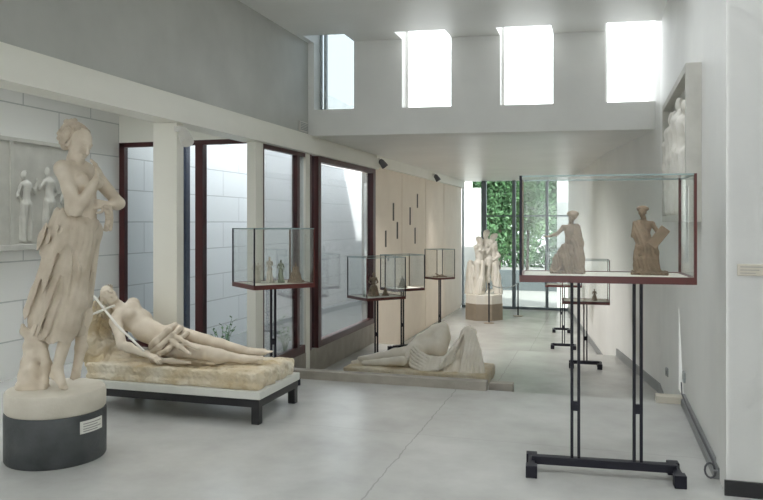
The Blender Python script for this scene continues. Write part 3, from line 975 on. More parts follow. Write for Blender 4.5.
# hair falling over the couch
S = SDF(Q(78, 352, 5.25), Q(130, 270, 5.98), .007)
S.ell(Q(101.5, 293, 5.63), (.095, .10, .095), .02)
S.tube([Q(97, 294, 5.58), Q(94, 306, 5.50), Q(100, 322, 5.42), Q(104, 338, 5.38)], [.06, .06, .05, .035], .02)
S.tube([Q(112, 289, 5.68), Q(122, 295, 5.74), Q(130, 300, 5.76)], [.045, .035, .02], .02)
S.disp(lambda X, Y, Z: (.006*np.sin(2*PI/.03*(X*.5-Z*.4+Y*.9)+2*np.sin(14*Z))).astype(np.float32))
S.build('hair', M['hair'], rc)
# cloth and cord over the hips
S = SDF(Q(136, 374, 5.20), Q(240, 318, 5.98), .006)
S.tube([Q(143, 352, 5.40), Q(156, 342, 5.40), Q(168, 331, 5.48), Q(175, 325, 5.66)], [.028, .032, .030, .026], .015)
S.tube([Q(146, 357, 5.40), Q(160, 347, 5.38), Q(173, 335, 5.44), Q(181, 328, 5.62)], [.024, .028, .026, .022], .012)
S.tube([Q(152, 358, 5.38), Q(168, 350, 5.36), Q(181, 338, 5.44), Q(188, 333, 5.60)], [.020, .024, .022, .018], .012)
S.tube([Q(170, 340, 5.42), Q(180, 347, 5.34), Q(190, 354, 5.30)], [.022, .022, .014], .02)
S.tube([Q(174, 336, 5.44), Q(186, 343, 5.38), Q(198, 349, 5.34)], [.020, .020, .012], .02)
S.tube([Q(152, 360, 5.36), Q(172, 361, 5.33), Q(190, 363, 5.34)], [.022, .022, .012], .03)
S.build('drapery', M['cloth'], rc)
# cross of two thin sticks
cr = MB()
cr.tube([Q(94, 296, 5.30), Q(117, 325, 5.24), Q(144, 351, 5.20)], [.0105, .0105, .009], 8)
xb = cr.build('cross', M['white'], rc, True)
MB().tube([Q(89.5, 315.5, 5.27), Q(102, 310.5, 5.27), Q(114.5, 305.5, 5.28)], [.0095, .0105, .0095], 8).build('cross_arm', M['white'], xb, True)

# ------------------------------------------------------------------ draped fragment behind the kerb
sx0, sx1, sy0, sy1 = -3.38, -1.42, 9.42, 10.3
sl = thing('draped_sculpture', 'low plaster figure under a fold-hung sheet on a slab behind the stone kerb', 'sculpture', ((sx0+sx1)/2, (sy0+sy1)/2, L1))
ox2, oy2 = (sx0+sx1)/2, (sy0+sy1)/2
def G(px, py, Y):
    v = at(px, py, Y=Y); return V3(v.x-ox2, v.y-oy2, v.z-L1)
S = SDF(((sx0-sx1)/2-.06, (sy0-sy1)/2-.06, -.02), ((sx1-sx0)/2+.06, (sy1-sy0)/2+.06, .26), .01)
S.box(((sx0-sx1)/2, (sy0-sy1)/2, -.05), ((sx1-sx0)/2, (sy1-sy0)/2, .165), .025, .02)
S.disp(lumps(.005, 24, .2)); S.cut_below(0)
S.build('slab', M['bedplaster'], sl)
S = SDF((-.95, -.55, .02), (1.0, .55, 1.0), .009)
# reclining trunk and legs of the figure
S.tube([G(360, 359, 9.85), G(378, 357, 9.82), G(395, 354, 9.80), G(416, 351, 9.85)], [.04, .055, .075, .10], .04)
S.tube([G(364, 363, 9.66), G(384, 362, 9.64), G(402, 361, 9.64)], [.035, .05, .07], .03)
S.tube([G(357, 362, 9.72), G(352, 362.5, 9.70)], [.035, .025], .02)
S.tube([G(414, 351, 9.9), G(426, 347, 10.0), G(436, 347, 10.05)], [.09, .11, .13], .05)
S.tube([G(437, 348, 10.05), G(442, 337, 10.1), G(445, 328, 10.12)], [.16, .115, .055], .06)
S.tube([G(412, 345, 9.9), G(420, 338, 10.0), G(434, 329, 10.1), G(444, 324, 10.12)], [.045, .05, .05, .04], .05)
S.build('figure', M['drapestone'], sl)
S = SDF((-1.15, -.68, .01), (1.2, .7, 1.0), .008)
def W8(x, y, Y): return G(340+x/4.77, 305+y/4.77, Y)
# crest at the right with the sheet hung from it
S.tube([W8(592, 128, 9.84), W8(612, 118, 9.80), W8(636, 128, 9.84)], [.045, .05, .045], .02)
S.tube([W8(612, 140, 9.84), W8(622, 230, 9.80), W8(628, 320, 9.72)], [.07, .13, .17], .06)
S.tube([W8(590, 150, 9.84), W8(550, 240, 9.74), W8(510, 300, 9.70)], [.05, .10, .14], .06)
S.tube([W8(560, 310, 9.68), W8(450, 290, 9.72), W8(370, 255, 9.78)], [.12, .12, .09], .06)
for i in range(8):      # straight folds fanning to the right
    S.tube([W8(598+6*i, 122, 9.76), W8(596+10*i, 215, 9.645+.006*i), W8(570+17*i, 345, 9.50+.012*i)], [.013, .023, .026], .008)
for i in range(6):      # swags slung from the crest to the left hip
    S.tube([W8(590-4*i, 128+16*i, 9.76), W8(556-6*i, 200+15*i, 9.62-.01*i), W8(500-8*i, 252+11*i, 9.53-.010*i), W8(430-9*i, 258+11*i, 9.54-.008*i), W8(378-7*i, 222+14*i, 9.63-.01*i), W8(350-6*i, 196+14*i, 9.76-.01*i)], [.012, .022, .026, .026, .021, .014], .008)
S.tube([W8(330, 214, 9.75), W8(322, 240, 9.70), W8(318, 262, 9.66)], [.03, .03, .025], .02)
S.tube([W8(420, 318, 9.58), W8(500, 336, 9.54), W8(600, 345, 9.54)], [.035, .05, .06], .04)
S.disp(lambda X, Y, Z: (.003*np.sin(2*PI/.05*(X*1.0+Y*.5-.35*Z)+2*np.sin(7*Z))).astype(np.float32))
S.cut_below(.02)
S.build('drapery', M['drapestone'], sl)

# ------------------------------------------------------------------ three standing figures at the far end
gd = 18.9
gp = at(484, 321, d=gd)
rg = view_turn(484)
pd = thing('statue_pedestal', 'many-sided brown stone pedestal under the white group of figures', 'pedestal', (gp.x, gp.y, L2), rg)
gs = gd/F
def octo(m, r, z0, z1): m.prism([(r*math.cos(PI/8+PI/4*i), r*math.sin(PI/8+PI/4*i)) for i in range(8)], z0, z1)
m = MB(); octo(m, .51, 0, .42); m.build('pedestal_block', M['pedbrown'], pd)
gt = thing('figure_group_statue', 'white plaster group of embracing nude women at the end of the gallery', 'statue', (gp.x, gp.y, L2+.42), rg)
m = MB(); octo(m, .50, 0, .22); m.build('base', M['white'], gt)
def T(px, py, y=0.0): return V3((px-484)*gs, y, (304.5-py)*gs)
S = SDF(T(462, 300, -.46), T(508, 224, .46), .011)
def grace(hx_, hy_, fx, y, f, sc, arms, lean=0):
    h = T(hx_, hy_, y); foot = T(fx, 294.5, y)
    r = np.cross(unit(f), (0, 0, 1)); f = unit(f)
    hz = h[2]-foot[2]+.11*sc
    def pt(side, fw, u): 
        base = foot*(1-u)+np.array((h[0], h[1], h[2]+.11*sc))*u
        return base+r*side*sc+f*fw*sc
    J = dict(head=h, neck=pt(0, 0, .865), shR=pt(.15, 0, .82), shL=pt(-.15, 0, .82), hipR=pt(.08, .0, .53), hipL=pt(-.08, 0, .53),
             knR=pt(.075, .03, .29), knL=pt(-.07, .07, .29), anR=pt(.07, -.01, .05), anL=pt(-.06, .02, .05),
             toeR=pt(.09, .15, .015), toeL=pt(-.09, .17, .015), **arms)
    sculpt_body(S, J, sc, .03)
    g = sculpt_head(S, h, f, (0, 0, 1), sc)
    S.ell(h+V3(0, 0, .045*sc)-f*.03*sc, np.array((.085, .09, .08))*sc, .02)
    S.ell(h+V3(0, 0, .08*sc)-f*.09*sc, np.array((.045, .045, .045))*sc, .02)
grace(486, 237, 487, .05, (-.5, -.85, -.1), 1.02, dict(elR=T(478, 248, -.10), wrR=T(480, 240, -.12), elL=T(493, 250, .0), wrL=T(496, 244, .05)))
grace(493, 240.5, 495, .12, (-.9, -.3, -.1), .98, dict(elR=T(499, 258, .0), wrR=T(493, 262, -.08), elL=T(489, 254, .14), wrL=T(484, 250, .1)))
grace(480, 243, 479, -.10, (.6, -.6, .1), .94, dict(elR=T(477, 258, -.14), wrR=T(484, 252, -.18), elL=T(487, 255, -.05), wrL=T(491, 249, -.02)))
for q in ((478, 247, -.06), (492, 252, .0)):
    pass
S.build('figures', M['white'], gt)
S = SDF(T(462, 300, -.44), T(508, 240, .44), .011)
S.tube([T(470.5, 265, .03), T(471, 276, .03), T(472, 288, .02), T(472, 295, .0)], [.07, .12, .16, .19], .05)
S.tube([T(474, 270, -.05), T(478, 284, -.10), T(480, 295, -.12)], [.07, .09, .12], .05)
S.tube([T(483, 264, -.19), T(482, 280, -.20), T(479, 294, -.20)], [.05, .065, .08], .04)
S.tube([T(495, 266, -.02), T(497, 280, -.02), T(498, 294, -.02)], [.08, .09, .11], .04)
S.disp(lambda X, Y, Z: (.010*np.sin(2*PI/.085*(X+Y*.6)+2*np.sin(5*Z))).astype(np.float32))
S.cut_below(.215)
S.build('drapery', M['white'], gt)
# barrier
def stanch(px, py0, py1, label):
    p = at(px, py1, z=L2)
    t = thing('barrier_post', label, 'barrier post', (p.x, p.y, L2), 0, 'barrier posts by the white group')
    h = at(px, py0, Y=p.y).z-L2
    MB().lathe([(.13, 0), (.13, .012), (.03, .022)], 24).build('base', M['pedbrown'], t)
    MB().lathe([(.018, .02), (.018, h-.05), (.026, h-.045), (.026, h)], 16).build('pole', M['dark'], t)
    return p, h
pA, hA = stanch(489, 283, 323.2, 'dark slim barrier post standing before the brown pedestal')
pB, hB = stanch(518, 283, 316, 'dark slim barrier post between the pedestal and the end glass')
m = MB(); a0 = Vector((pA.x, pA.y, L2+hA-.03)); a1 = Vector((pB.x, pB.y, L2+hB-.03))
m.tube([a0.lerp(a1, i/10)-Vector((0, 0, .10*math.sin(PI*i/10))) for i in range(11)], .012, 8)
tag(m.build('barrier_rope', M['grey'], None, True), 'pale rope slung between the two dark barrier posts', 'rope')


# ------------------------------------------------------------------ small figures in the cases
def fig_local(sc):
    """standing joints of a figure one unit of sc tall 1.75"""
    return dict(head=V3(0, -.02, 1.62), neck=V3(0, 0, 1.50), shR=V3(.16, 0, 1.42), shL=V3(-.16, 0, 1.42), hipR=V3(.08, 0, .93), hipL=V3(-.08, 0, .93),
                knR=V3(.09, -.04, .50), knL=V3(-.08, -.06, .50), anR=V3(.09, 0, .09), anL=V3(-.08, 0, .09), elR=V3(.24, .02, 1.16), wrR=V3(.16, -.16, 1.02),
                elL=V3(-.25, .0, 1.16), wrL=V3(-.14, -.18, 1.10))


def seat_pose(**kw):
    j = dict(head=V3(0, -.02, 1.28), neck=V3(0, .02, 1.16), shR=V3(.17, .02, 1.06), shL=V3(-.17, .02, 1.06), hipR=V3(.10, .06, .56), hipL=V3(-.10, .06, .56),
             knR=V3(.14, -.30, .56), knL=V3(-.12, -.32, .50), anR=V3(.13, -.26, .12), anL=V3(-.10, -.36, .10), toeR=V3(.14, -.42, .06), toeL=V3(-.10, -.52, .06),
             elR=V3(.26, -.02, .82), wrR=V3(.16, -.24, .76), elL=V3(-.28, .0, .82), wrL=V3(-.16, -.24, .76))
    j.update({k: V3(*v) for k, v in kw.items()})
    return j

SHZ = 1.232+.038
# left terracotta figurine: seated on a rock, arm stretched to the left
def tloc(px, py, Y):
    v = at(px, py, Y=Y); return v
fl = tloc(568, 273, 4.88)
k1 = .40/1.42
t = thing('terracotta_figurine', 'buff terracotta seated figurine stretching one arm to the left, in the large case', 'figurine', (fl.x, fl.y, SHZ), view_turn(568), 'terracotta figurines in the large case')
S = SDF((-.21, -.16, 0), (.17, .16, .43), .0030)
Jf = seat_pose(head=(.10, 0, 1.27), neck=(.07, .02, 1.15), shR=(.22, .06, 1.05), shL=(-.10, -.04, 1.05), elL=(-.24, -.12, .90), wrL=(-.42, -.20, .84), elR=(.30, .08, .76), wrR=(.24, -.10, .60),
               hipR=(.13, .08, .58), hipL=(-.06, .04, .56), knR=(.05, -.22, .60), knL=(-.16, -.22, .52), anR=(.10, -.26, .16), anL=(-.16, -.30, .14), toeR=(.08, -.40, .08), toeL=(-.22, -.42, .08))
Jf = {n: p*k1 for n, p in Jf.items()}
sculpt_body(S, Jf, k1, .035)
sculpt_head(S, Jf['head'], (-.7, -.6, 0), (0, 0, 1), k1)
sculpt_hand(S, Jf['wrL'], (-1, -.1, .1), (0, 0, -1), k1*1.0, .3)
S.build('figure', M['terra2'], t)
S = SDF((-.2, -.16, 0), (.17, .16, .43), .0035)
for (x, y, z, r) in ((.12, 0, 1.32, .095), (.17, 0, 1.36, .075), (.05, 0, 1.36, .075), (.11, 0, 1.40, .05)): S.ell(V3(x, y, z)*k1, np.array((r, r, r*.85))*k1, .006)
S.build('hair', M['terra2'], t)
S = SDF((-.2, -.17, 0), (.18, .17, .36), .0035)
S.box((-.11, -.10, -.02), (.10, .10, .018), .008, .01)
S.tube([V3(-.01, .02, .02), V3(.0, .02, .09), V3(.02, .02, .15)], [.075, .062, .045], .02)
S.tube([V3(-.08, -.05, .02), V3(-.06, -.04, .09), V3(-.02, -.02, .16)], [.035, .032, .028], .015)
S.tube([V3(.05, .02, .29), V3(.055, -.01, .20), V3(.06, -.03, .10), V3(.065, -.04, .02)], [.030, .040, .042, .04], .02)
S.tube([V3(-.02, -.07, .17), V3(-.015, -.08, .10), V3(.0, -.08, .03)], [.024, .026, .024], .015)
S.disp(lambda X, Y, Z: (.002*np.sin(2*PI/.020*(X+.4*Y+.25*Z)+2*np.sin(25*Z))).astype(np.float32))
S.cut_below(0)
S.build('rock_seat', M['terra2'], t)
# right terracotta figurine: seated, holding a tablet
fr_ = tloc(649, 275, 4.93)
t = thing('terracotta_figurine', 'brown terracotta seated figurine holding a tablet on the lap, in the large case', 'figurine', (fr_.x, fr_.y, SHZ), view_turn(649), 'terracotta figurines in the large case')
k2 = .43/1.42
S = SDF((-.19, -.18, 0), (.19, .16, .46), .0030)
Jf = seat_pose(head=(-.13, -.02, 1.29), neck=(-.11, .02, 1.17), shL=(-.27, .02, 1.06), shR=(.06, .02, 1.05), elL=(-.32, -.04, .80), wrL=(-.10, -.24, .70), elR=(.20, -.06, .84), wrR=(.12, -.26, .82),
               hipL=(-.15, .06, .56), hipR=(.05, .06, .56), knL=(-.18, -.30, .56), knR=(.12, -.28, .60), anL=(-.16, -.28, .14), anR=(.18, -.24, .16), toeL=(-.17, -.42, .08), toeR=(.21, -.38, .09))
Jf = {n: p*k2 for n, p in Jf.items()}
sculpt_body(S, Jf, k2, .035)
sculpt_head(S, Jf['head'], (-.1, -1, -.1), (0, 0, 1), k2)
S.build('figure', M['terra'], t)
S = SDF((-.19, -.18, 0), (.19, .16, .46), .0035)
for (x, y, z, r) in ((-.13, .02, 1.36, .10), (-.19, .02, 1.37, .06), (-.06, .02, 1.37, .06)): S.ell(V3(x, y, z)*k2, np.array((r, r, r*.8))*k2, .006)
S.build('hair', M['terra'], t)
S = SDF((-.19, -.19, 0), (.2, .17, .36), .0035)
S.box((-.11, -.12, -.02), (.115, .10, .018), .006, .01)
S.tube([V3(-.02, .03, .03), V3(-.02, .03, .14)], [.072, .062], .02)
for (x0, x1) in ((-.075, -.075), (-.048, -.045), (-.02, -.012), (.01, .02), (.035, .05)):
    S.tube([V3(x0*.8-.01, -.075, .175), V3(x0, -.090, .10), V3(x1, -.09, .02)], [.016, .020, .019], .010)
S.tube([V3(-.055, .0, .31), V3(-.05, -.02, .25), V3(-.03, -.05, .19)], [.036, .045, .045], .02)
S.disp(lambda X, Y, Z: (.002*np.sin(2*PI/.022*(X+.3*Z)+2*np.sin(22*Z))).astype(np.float32))
S.cut_below(0)
S.build('drapery', M['terra'], t)
mtx = Matrix.Translation((.055, -.10, .235)) @ Matrix.Rotation(math.radians(38), 4, 'Y') @ Matrix.Rotation(math.radians(-20), 4, 'X')
MB().box(-.032, .032, -.008, .008, -.075, .075, .004, mtx).build('tablet', M['terra'], t)


def small(label, C, off, hgt, kind, m, grp, rot, seed=0):
    """a little model inside a case: off is measured along the case's own axes"""
    c, ph, z = C
    x = c.x+off[0]*math.cos(ph)-off[1]*math.sin(ph); y = c.y+off[0]*math.sin(ph)+off[1]*math.cos(ph)
    t = thing('figurine', label, 'figurine', (x, y, z), rot, grp)
    k = hgt/1.72
    S = SDF((-.42*hgt-.01, -.42*hgt-.01, 0), (.42*hgt+.01, .42*hgt+.01, hgt*1.06), hgt/85)
    if kind == 'lying':
        S = SDF((-hgt*1.7, -hgt*.9, 0), (hgt*1.7, hgt*.9, hgt*1.2), hgt/34)
        S.box((-hgt*1.5, -hgt*.6, -.02), (hgt*1.5, hgt*.6, hgt*.25), .01, .01)
        S.build('base', m, t)
        S = SDF((-hgt*1.7, -hgt*.9, 0), (hgt*1.7, hgt*.9, hgt*1.2), hgt/34)
        H = lambda a, b, c_: V3(a, b, c_)*hgt
        kk = hgt*2.2/1.75
        J = dict(head=H(-.95, 0, .80), neck=H(-.85, 0, .66), shR=H(-.70, -.2, .55), shL=H(-.70, .2, .55), hipR=H(-.1, -.1, .38), hipL=H(-.1, .12, .40), knR=H(.4, -.15, .55), knL=H(.45, .12, .38),
                 anR=H(.85, -.12, .33), anL=H(1.05, .12, .31), elR=H(-.45, -.35, .42), wrR=H(-.15, -.32, .38), elL=H(-.45, .35, .42), wrL=H(-.1, .3, .4))
        sculpt_body(S, J, kk, .035); sculpt_head(S, J['head'], (.4, -.2, .8), (-.8, 0, .3), kk)
        S.build('figure', m, t)
        return t
    if kind == 'stand':
        J = {n: p*k for n, p in fig_local(1).items()}
        rnd = random.Random(seed)
        for q in 'LR':
            J['el'+q] = J['el'+q]+V3(rnd.uniform(-.06, .06), rnd.uniform(-.1, .05), rnd.uniform(-.03, .08))*k
        J['wrR'] = J['wrR']+V3(-.1, -.05, rnd.uniform(0, .4))*k
        sculpt_body(S, J, k, .035); sculpt_head(S, J['head'], (rnd.uniform(-.5, .5), -1, -.1), (0, 0, 1), k)
        S.ell(J['head']+V3(0, .03, .05)*k, V3(.09, .095, .085)*k, .01*k)
        S.build('figure', m, t)
        S = SDF((-.42*hgt-.01, -.42*hgt-.01, 0), (.42*hgt+.01, .42*hgt+.01, hgt*1.06), hgt/85)
        S.tube([V3(0, 0, 1.02)*k, V3(0, -.01, .6)*k, V3(.02, 0, .06)*k], [.15*k, .19*k, .26*k], .03*k)
        S.tube([V3(-.16, -.02, 1.38)*k, V3(.02, -.14, 1.12)*k, V3(.18, -.06, .9)*k], [.05*k, .05*k, .06*k], .03*k)
    elif kind == 'seat':
        k = hgt/1.42
        J = {n: p*k for n, p in seat_pose().items()}
        sculpt_body(S, J, k, .035); sculpt_head(S, J['head'], (-.3, -1, -.1), (0, 0, 1), k)
        S.ell(J['head']+V3(0, .03, .05)*k, V3(.09, .095, .085)*k, .01*k)
        S.build('figure', m, t)
        S = SDF((-.42*hgt-.01, -.42*hgt-.01, 0), (.42*hgt+.01, .42*hgt+.01, hgt*1.06), hgt/85)
        S.tube([V3(0, .05, .03)*k, V3(0, .05, .4)*k], [.36*k, .26*k], .05*k)
        S.tube([V3(0, -.2, .5)*k, V3(0, -.26, .05)*k], [.19*k, .24*k], .05*k)
    elif kind == 'pair':
        for sx in (-1, 1):
            J = {n: p*k*.92+V3(sx*.13, 0, 0)*k for n, p in fig_local(1).items()}
            J['el'+('R' if sx < 0 else 'L')] = V3(0, -.12, 1.15)*k
            sculpt_body(S, J, k*.9, .035); sculpt_head(S, J['head'], (-sx, -.4, -.1), (0, 0, 1), k*.9)
        S.build('figure', m, t)
        S = SDF((-.42*hgt-.01, -.42*hgt-.01, 0), (.42*hgt+.01, .42*hgt+.01, hgt*1.06), hgt/85)
        S.tube([V3(0, 0, .7)*k, V3(0, 0, .05)*k], [.2*k, .34*k], .03*k)
    elif kind == 'cone':
        k = hgt/1.3
        J = {n: p*k*.95 for n, p in seat_pose(elR=(.2, -.1, .8), elL=(-.2, -.1, .8)).items()}
        sculpt_body(S, J, k*.9, .05); sculpt_head(S, J['head'], (-.2, -1, -.3), (0, 0, 1), k*.9)
        S.build('figure', m, t)
        S = SDF((-.62*hgt-.01, -.62*hgt-.01, 0), (.62*hgt+.01, .62*hgt+.01, hgt*1.06), hgt/85)
        S.tube([V3(0, .02, .03)*k, V3(0, .02, .45)*k, V3(0, .04, .9)*k], [.50*k, .34*k, .16*k], .08*k)
        S.cap(V3(-.42, -.1, .06)*k, V3(.44, -.1, .06)*k, .14*k, None, .08*k)
    w_ = hgt*.09
    S.disp(lambda X, Y, Z: (hgt*.012*np.sin(2*PI/w_*(X+.4*Y+.2*Z)+1.5*np.sin(Z*18/hgt*.3))).astype(np.float32))
    S.cut_below(0)
    S.build('drapery', m, t)
    return t

def off_at(C, px, py):
    """place on the shelf of a case that shows at this point"""
    c, ph, z = C
    v = at(px, py, z=z)
    dx, dy = v.x-c.x, v.y-c.y
    return (dx*math.cos(ph)+dy*math.sin(ph), -dx*math.sin(ph)+dy*math.cos(ph))

g1 = 'small models in the nearest left case'
small('pale grey pair of standing figures, leftmost in the nearest left case', C1, (-.13, .10), .215, 'pair', M['gypsum'], g1, view_turn(249), 1)
small('slim cream standing figurine, second from left in the nearest left case', C1, (-.045, -.02), .25, 'stand', M['gypsum'], g1, view_turn(265), 2)
small('slim greenish standing figurine, third from left in the nearest left case', C1, (.07, -.03), .22, 'stand', M['green'], g1, view_turn(277), 3)
small('broad cone-shaped tan figurine, rightmost in the nearest left case', C1, (.20, -.09), .19, 'cone', M['terra2'], g1, view_turn(293), 4)
g2 = 'small models in the window case'
small('tiny green-grey figurine at the left of the window case', C2, (-.19, .03), .115, 'seat', M['green'], g2, view_turn(356), 5)
small('reddish terracotta standing figurine, tallest in the window case', C2, (-.02, .05), .36, 'seat', M['terra'], g2, view_turn(371), 6)
small('low tan figurine at the right of the window case', C2, (.15, -.02), .13, 'cone', M['terra2'], g2, view_turn(389), 7)
small('tan cone-shaped figurine alone in the second case along the tan wall', C3, (.0, .0), .19, 'cone', M['terra2'], None, view_turn(409), 8)
small('tan lying figurine on a flat base in the farthest case along the tan wall', C4, (.02, .02), .10, 'lying', M['terra'], None, view_turn(443)+.3, 9)
small('tiny dark standing figurine in the case seen under the right half of the large case', R2, (.13, .02), .17, 'seat', M['terra2'], None, view_turn(603), 10)


# ------------------------------------------------------------------ reliefs
def relief_person(S, x, z0, h, y0, seed, k=1.0, flip=1):
    """a flattened standing figure raised from the ground plane y=y0 towards -y"""
    rnd = random.Random(seed)
    q = h/1.72
    dx = flip*rnd.uniform(-.03, .03)
    pt = lambda a, b: V3(x+flip*a*q+dx*(b-1)*q, y0, z0+b*q)
    S.ell(pt(rnd.uniform(-.08, .08), 1.60), (.085*q, .07*q, .105*q), .01); S.ell(pt(rnd.uniform(-.05, .05), 1.68), (.07*q, .05*q, .05*q), .02)
    S.cap(pt(0, 1.5), pt(0, 1.38), .05*q, None, .01)
    S.cap(pt(-.13, 1.38), pt(.13, 1.38), .06*q, None, .02)
    S.tube([pt(0, 1.36), pt(0, 1.1), pt(0, .92)], [.14*q, .10*q, .13*q], .02)
    S.tube([pt(-.06, .9), pt(-.09, .5), pt(-.10, .05)], [.11*q, .08*q, .06*q], .02)
    S.tube([pt(.06, .9), pt(.13, .5), pt(.10, .05)], [.11*q, .08*q, .06*q], .02)
    S.tube([pt(-.15, 1.38), pt(-.26, 1.12), pt(-.12, 1.0)], [.05*q, .04*q, .03*q], .01)
    S.tube([pt(.15, 1.38), pt(.30, 1.20), pt(.36, 1.42)], [.05*q, .04*q, .03*q], .01)
    for i in range(4):
        S.tube([pt(-.14+.08*i, 1.0), pt(-.18+.10*i, .55), pt(-.2+.12*i, .06)], [.02*q, .03*q, .03*q], .01)

# left: two-panel relief on the block wall, with ledge
ry0, ry1, rz0, rz1 = 4.0, 6.95, 1.37, 2.46
t = thing('wall_relief', 'pale grey two-panel carved relief with a ledge on the block wall behind the dancer', 'relief', (XB, (ry0+ry1)/2, rz0), -PI/2*-1)
# local x runs along +Y of the room, local -y out from the wall
t.rotation_euler = (0, 0, PI/2)
W = (ry1-ry0)/2
MB().box(-W, W, -.035, 0, 0, rz1-rz0, .004).build('panel', M['relief'], t)
MB().box(-W-.02, W+.02, -.10, 0, -.06, 0, .006).build('ledge', M['relief'], t)
m = MB()
yv = 6.0-(ry0+ry1)/2
m.box(-W, W, -.05, -.035, rz1-rz0-.04, rz1-rz0); m.box(yv-.02, yv+.02, -.05, -.035, 0, rz1-rz0-.04)
m.build('moulding', M['relief'], t)
S = SDF((-W, -.12, .0), (W, .0, rz1-rz0), .009)
for i, (x, h, fp) in enumerate(((-1.1, .86, 1), (-.6, .82, -1), (-.2, .86, 1), (.2, .86, -1), (.72, .74, 1), (1.05, .80, -1), (1.33, .66, 1))):
    relief_person(S, x, .02, h, -.038, i, flip=fp)
S.disp(lambda X, Y, Z: (.004*np.sin(2*PI/.042*(X+.12*Z))*np.clip((.62-Z)*5, .1, 1)).astype(np.float32))
S.build('carved_figures', M['relief'], t)

# right: framed high relief on the side wall
p0, p1 = V3(.72, 5.88, 0), V3(.72, 8.05, 0)
ln = np.linalg.norm(p1-p0)
t = thing('wall_relief', 'framed white high relief of standing figures hung on the right wall above the large case', 'relief', (*((p0+p1)/2)[:2], 1.60), math.atan2(*(p0-p1)[1::-1]))
W = ln/2
H = 1.19
m = MB()
m.box(-W+.03, W-.03, -.035, -.004, .03, H-.03); m.build('panel', M['relief'], t)
m = MB()
m.box(-W, -W+.06, -.11, 0, 0, H, .003); m.box(W-.06, W, -.11, 0, 0, H, .003); m.box(-W+.06, W-.06, -.11, 0, 0, .06, .003); m.box(-W+.06, W-.06, -.11, 0, H-.06, H, .003)
m.build('frame', M['relief'], t)
S = SDF((-W, -.26, .0), (W, .0, H), .008)
for i, (x, h, fp) in enumerate(((-.72, .85, 1), (-.36, .95, -1), (.0, .92, 1), (.36, .98, -1), (.72, .9, 1))):
    relief_person(S, x, .07, h, -.075, 20+i, flip=fp)
for x, z in ((-.54, .30), (-.16, .25), (.2, .28), (.56, .24)):
    S.tube([(x-.10, -.05, z+.35), (x, -.06, z), (x+.06, -.05, .08)], [.03, .06, .05], .03)
S.disp(lambda X, Y, Z: (.006*np.sin(2*PI/.045*(X+.16*Z)+.5*np.sin(6*Z))*np.clip((.8-Z)*4, .15, 1)).astype(np.float32))
S.build('carved_figures', M['white'], t)

# ------------------------------------------------------------------ lamps, vent, sockets, plaque, cable
def spot(px, py, X, label, m, aim, watts):
    p = at(px, py, X=X)
    t = thing('spotlight', label, 'spotlight', p, 0, 'spotlights on the left beam')
    b = MB(); b.box(-.08, .0, -.025, .025, -.012, .035); b.build('bracket', M['plastic'], t)
    d = (Vector(aim)-p).normalized()
    b = MB(); b.tube([(0, 0, .01), d*.03, d*.13, d*.16], [.025, .05, .06, .06], 16); b.build('lamp_head', m, t, True)
    ld = bpy.data.lights.new('lamp_light', 'SPOT')
    ld.energy = watts; ld.spot_size = math.radians(104); ld.spot_blend = 1; ld.shadow_soft_size = .10; ld.color = (1, .975, .94)
    lo = bpy.data.objects.new('lamp_light', ld); COL.objects.link(lo)
    lo.parent = t; lo.location = d*.24
    lo.rotation_euler = d.to_track_quat('-Z', 'Y').to_euler()
spot(183, 130, -3.76, 'small white spotlight at the head of the nearest cream post', M['plastic'], (-2.4, 5.2, .3), 12)
spot(380, 160, -3.76, 'dark spotlight on the beam end above the big window', M['cable'], (-1.4, 13.4, -.6), 165)
spot(435, 175, -3.76, 'dark spotlight high on the tan gallery wall', M['cable'], (-1.5, 17.4, -.9), 120)
v = at(303, 127, X=XL)
t = thing('wall_vent', 'small grey grille box on the left wall at the end of the beam', 'vent', (XL, v.y, v.z))
MB().box(0, .03, -.16, .10, -.065, .065, .004).build('vent_box', M['plastic'], t)
m = MB()
for i in range(5): m.box(.03, .036, -.15, .09, -.05+.022*i, -.04+.022*i)
m.build('slat', M['grey'], t)
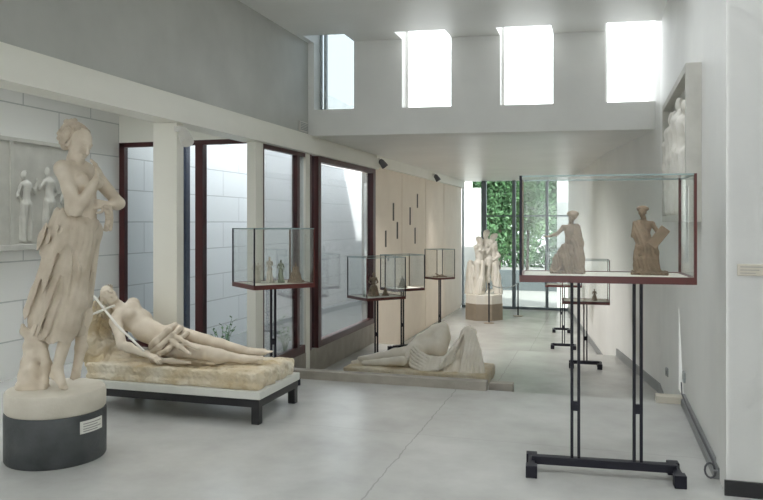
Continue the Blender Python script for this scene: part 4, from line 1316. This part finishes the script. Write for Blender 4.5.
for (px, py, lab, far) in ((683, 377, 'small grey wall socket on the right wall just above the stone block', False), (647, 371, 'small grey wall socket low on the far right wall past the step', True)):
    if far:
        p = at(px, py, X=.50); x = wall_x(p.y); rz = math.atan(.184)
    else:
        p = at(px, py, Y=7.0); x = .72; rz = 0
    t = thing('wall_socket', lab, 'socket', (x, p.y, p.z), rz, 'wall sockets on the right wall')
    MB().box(-.018, 0.004, -.05, .05, -.045, .045, .004).build('socket_plate', M['grey'], t)
    MB().box(-.022, -.017, -.02, .02, -.02, .02).build('socket_face', M['rub'], t)
p0, p1 = at(737, 264, Y=4.68), at(766, 276, Y=4.68)
t = thing('wall_plaque', 'small cream label plaque on the near right pier', 'plaque', ((p0.x+p1.x)/2, 4.68, (p0.z+p1.z)/2))
w, h = (p1.x-p0.x)/2, (p0.z-p1.z)/2
MB().box(-w, w, -.008, 0, -h, h, .002).build('plate', M['disc'], t)
m = MB()
for i in range(3): m.box(-w+.015, w-.015-.02*i, -.009, -.008, h-.018-.018*i, h-.014-.018*i)
m.build('text_lines', M['ink'], t)
m = MB()
lp = at(716, 474, z=.02)
pts = [(.69, 7.0, .17), (.685, 6.9, .09), (.684, 6.5, .077), (.684, 5.6, .077), (.685, 5.05, .077)]
for i in range(13):
    a = i/12*2*PI
    pts.append((.655+.03*math.cos(a), 4.98-.05*i/12, .05+.042*math.sin(a)))
m.tube(pts, .0065, 8)
tag(m.build('cable', M['cable'], None, True), 'dark cable along the right skirting ending in a small loop by the pier', 'cable')

# ------------------------------------------------------------------ light
w = bpy.data.worlds.new('world'); scn.world = w
w.use_nodes = True
bg = w.node_tree.nodes['Background']
bg.inputs['Color'].default_value = (.95, .975, 1.0, 1)
bg.inputs['Strength'].default_value = 1.5
sd = bpy.data.lights.new('sun', 'SUN'); sd.energy = 3.0; sd.angle = .009; sd.color = (1, .96, .9)
so = bpy.data.objects.new('sun', sd); COL.objects.link(so)
so.rotation_euler = Vector((-.62, .42, -.72)).to_track_quat('-Z', 'Y').to_euler()
scn.view_settings.view_transform = 'Standard'
scn.view_settings.look = 'None'
scn.view_settings.gamma = 1
scn.view_settings.use_curve_mapping = False
scn.view_settings.exposure = 1.76
cy = scn.cycles
cy.use_denoising = True
cy.max_bounces = 14
cy.diffuse_bounces = 9
cy.glossy_bounces = 4
cy.transparent_max_bounces = 40
cy.sample_clamp_indirect = 8
cy.caustics_reflective = False
